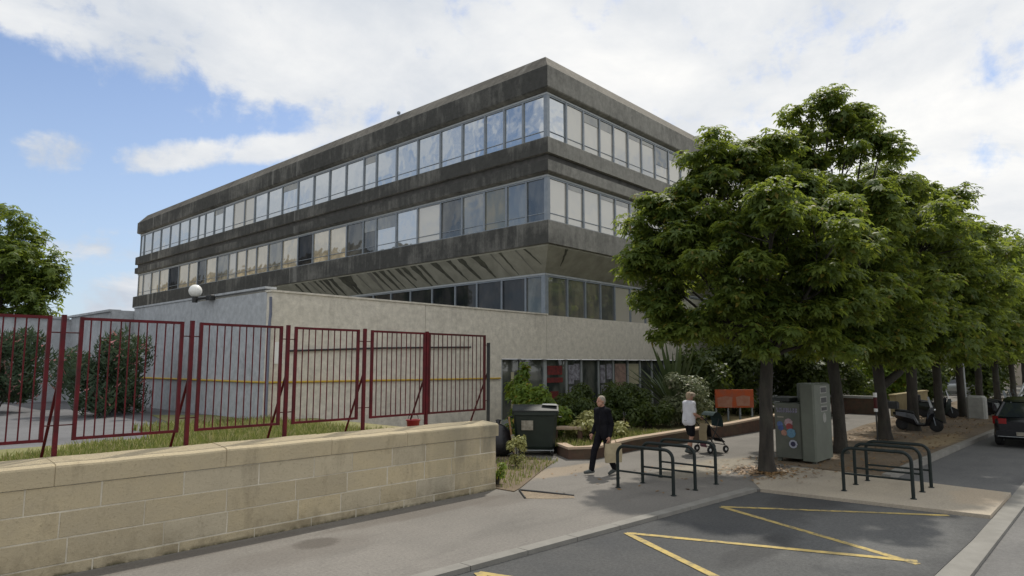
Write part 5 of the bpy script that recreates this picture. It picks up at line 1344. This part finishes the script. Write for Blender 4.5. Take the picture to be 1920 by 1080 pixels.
    limb(b, [pe + V((0, -.06, 0)), pe + V((0, .06, 0))], [.118, .118])
    solid(b, 'shorts' if shorts else 'trousers', bottom, p, .010, 5)
    for k in ('L', 'R'):
        A, T = V(J['an' + k]), V(J['toe' + k]); b = MB()
        hl = A + (A - T) * .22
        limb(b, [V((hl.x, hl.y, hl.z - .035)), A.lerp(T, .4) + V((0, 0, -.012)), T], [.042, .047, .036]); limb(b, [A + V((0, 0, -.02)), A + V((0, 0, .03))], [.046, .044])
        solid(b, 'shoe', M[shoe], p, .008)
    return p
man_J = dict(head=(.06, 0, 1.645), chest=(0.02, 0, 1.30), waist=(0, 0, 1.10), pelvis=(-.01, 0, .95),
             shL=(.02, .19, 1.43), shR=(.03, -.19, 1.42), elL=(-.05, .25, 1.14), elR=(.0, -.25, 1.14), wrL=(.04, .27, .87), wrR=(.12, -.25, .90),
             hipL=(-.01, .09, .93), hipR=(0, -.09, .93), knL=(-.05, .10, .50), knR=(.20, -.09, .53), anL=(-.23, .10, .12), anR=(.28, -.09, .11),
             toeL=(-.06, .12, .04), toeR=(.45, -.11, .07))
MAN = person('elderly person with grey hair in black clothes walking left with a beige bag', (12.86, 8.88, 0.0), R(163), man_J, R(-4), M['cloth_bk'], M['cloth_bk'], M['hair_gr'])
bag = thing('tote_bag', 'flat beige carrier bag hanging from the old person\'s hand', 'bag', (12.82, 8.59, .30), R(150))
b = MB(); b.rings([[(-.19, -.035, 0), (.19, -.035, 0), (.19, .035, 0), (-.19, .035, 0)], [(-.2, -.045, .2), (.2, -.05, .2), (.2, .05, .2), (-.2, .045, .2)], [(-.195, -.02, .42), (.195, -.02, .42), (.195, .02, .42), (-.195, .02, .42)]], caps=True); b.build('pouch', M['tan'], bag)
for s in (-.018, .018):
    b = MB(); b.tube([(-.09, s, .41), (-.05, s * .4, .49), (0, 0, .515), (.05, s * .4, .49), (.09, s, .41)], .007, 6); b.build('handle', M['tan'], bag)
w_J = dict(head=(.05, 0, 1.58), chest=(0.02, 0, 1.26), waist=(0, 0, 1.06), pelvis=(-.01, 0, .92),
           shL=(.02, .175, 1.385), shR=(.02, -.175, 1.385), elL=(.04, .23, 1.10), elR=(.02, -.23, 1.10), wrL=(.27, .21, 1.00), wrR=(.25, -.20, 1.00),
           hipL=(0, .085, .90), hipR=(0, -.085, .90), knL=(.12, .085, .49), knR=(.02, -.085, .48), anL=(.10, .09, .10), anR=(-.16, -.085, .11),
           toeL=(.27, .10, .04), toeR=(-.02, -.10, .04))
person('person in a white T-shirt, black shorts and straw cap pushing a stroller', (17.42, 9.12, 0), R(-24), w_J, R(-8), M['cloth_wh'], M['cloth_bk'], mat('fair_hair', (.42, .32, .22), (.33, .25, .17), 20, .9), hat=True, short_sleeve=True, shorts=True)
st = thing('baby_stroller', 'dark green hooded stroller with a tan cloth, pushed along the planter', 'stroller', (18.11, 8.82, 0), R(-22))
b = MB()
for s in (-.24, .24):
    b.tube([(-.52, s, 1.02), (-.38, s, .92), (.30, s, .22)], .016, 8); b.tube([(-.28, s, .20), (-.02, s, .62), (.1, s, .95)], .014, 8)
b.tube([(-.52, -.24, 1.02), (-.55, 0, 1.03), (-.52, .24, 1.02)], .02, 8); b.tube([(-.28, -.24, .2), (-.28, .24, .2)], .012, 6); b.tube([(.3, -.24, .22), (.3, .24, .22)], .012, 6)
b.build('frame', M['black'], st)
b = MB(); b.rings([[(.22 * math.cos(t) + .02 + .02, y, .78 + .36 * math.sin(t)) for t in [R(a) for a in range(-10, 150, 16)]] for y in (-.24, -.12, 0, .12, .24)], closed=False, smooth=True); b.build('hood', mat('dark_teal_cloth', (.012, .03, .032), (.02, .045, .045), 5, .9), st)
b = MB(); b.rings([[(-.2, y, .78), (-.16, y, .45), (.2, y, .40), (.34, y, .28)] for y in (-.22, 0, .22)], closed=False); b.build('seat', M['cloth_bk'], st)
b = MB(); b.rings([[(-.25, y, .82), (-.30, y, .60), (-.285, y, .34)] for y in (-.17, .0, .15)], closed=False); b.build('cloth', M['tan'], st)
b = MB(); b.rings([[(-.29, y, .338), (-.30, y, .26), (-.27, y, .16)] for y in (-.14, 0, .12)], closed=False); b.build('basket', mat('dusty_pink_cloth', (.26, .10, .13), (.2, .08, .1), 5, .9), st)
for x, y in ((-.28, -.27), (-.28, .27), (.3, -.26), (.3, .26)):
    q = MB(); q.lathe([(.06, -.018), (.095, -.02), (.105, 0), (.095, .02), (.06, .018)], (x, y, .105), 16, axis='y'); wq = q.build('wheel', M['rubber'], st)
    q = MB(); q.lathe([(.01, -.022), (.058, -.016), (.058, .016), (.01, .022)], (x, y, .105), 12, axis='y'); q.build('rim', M['white'], wq)
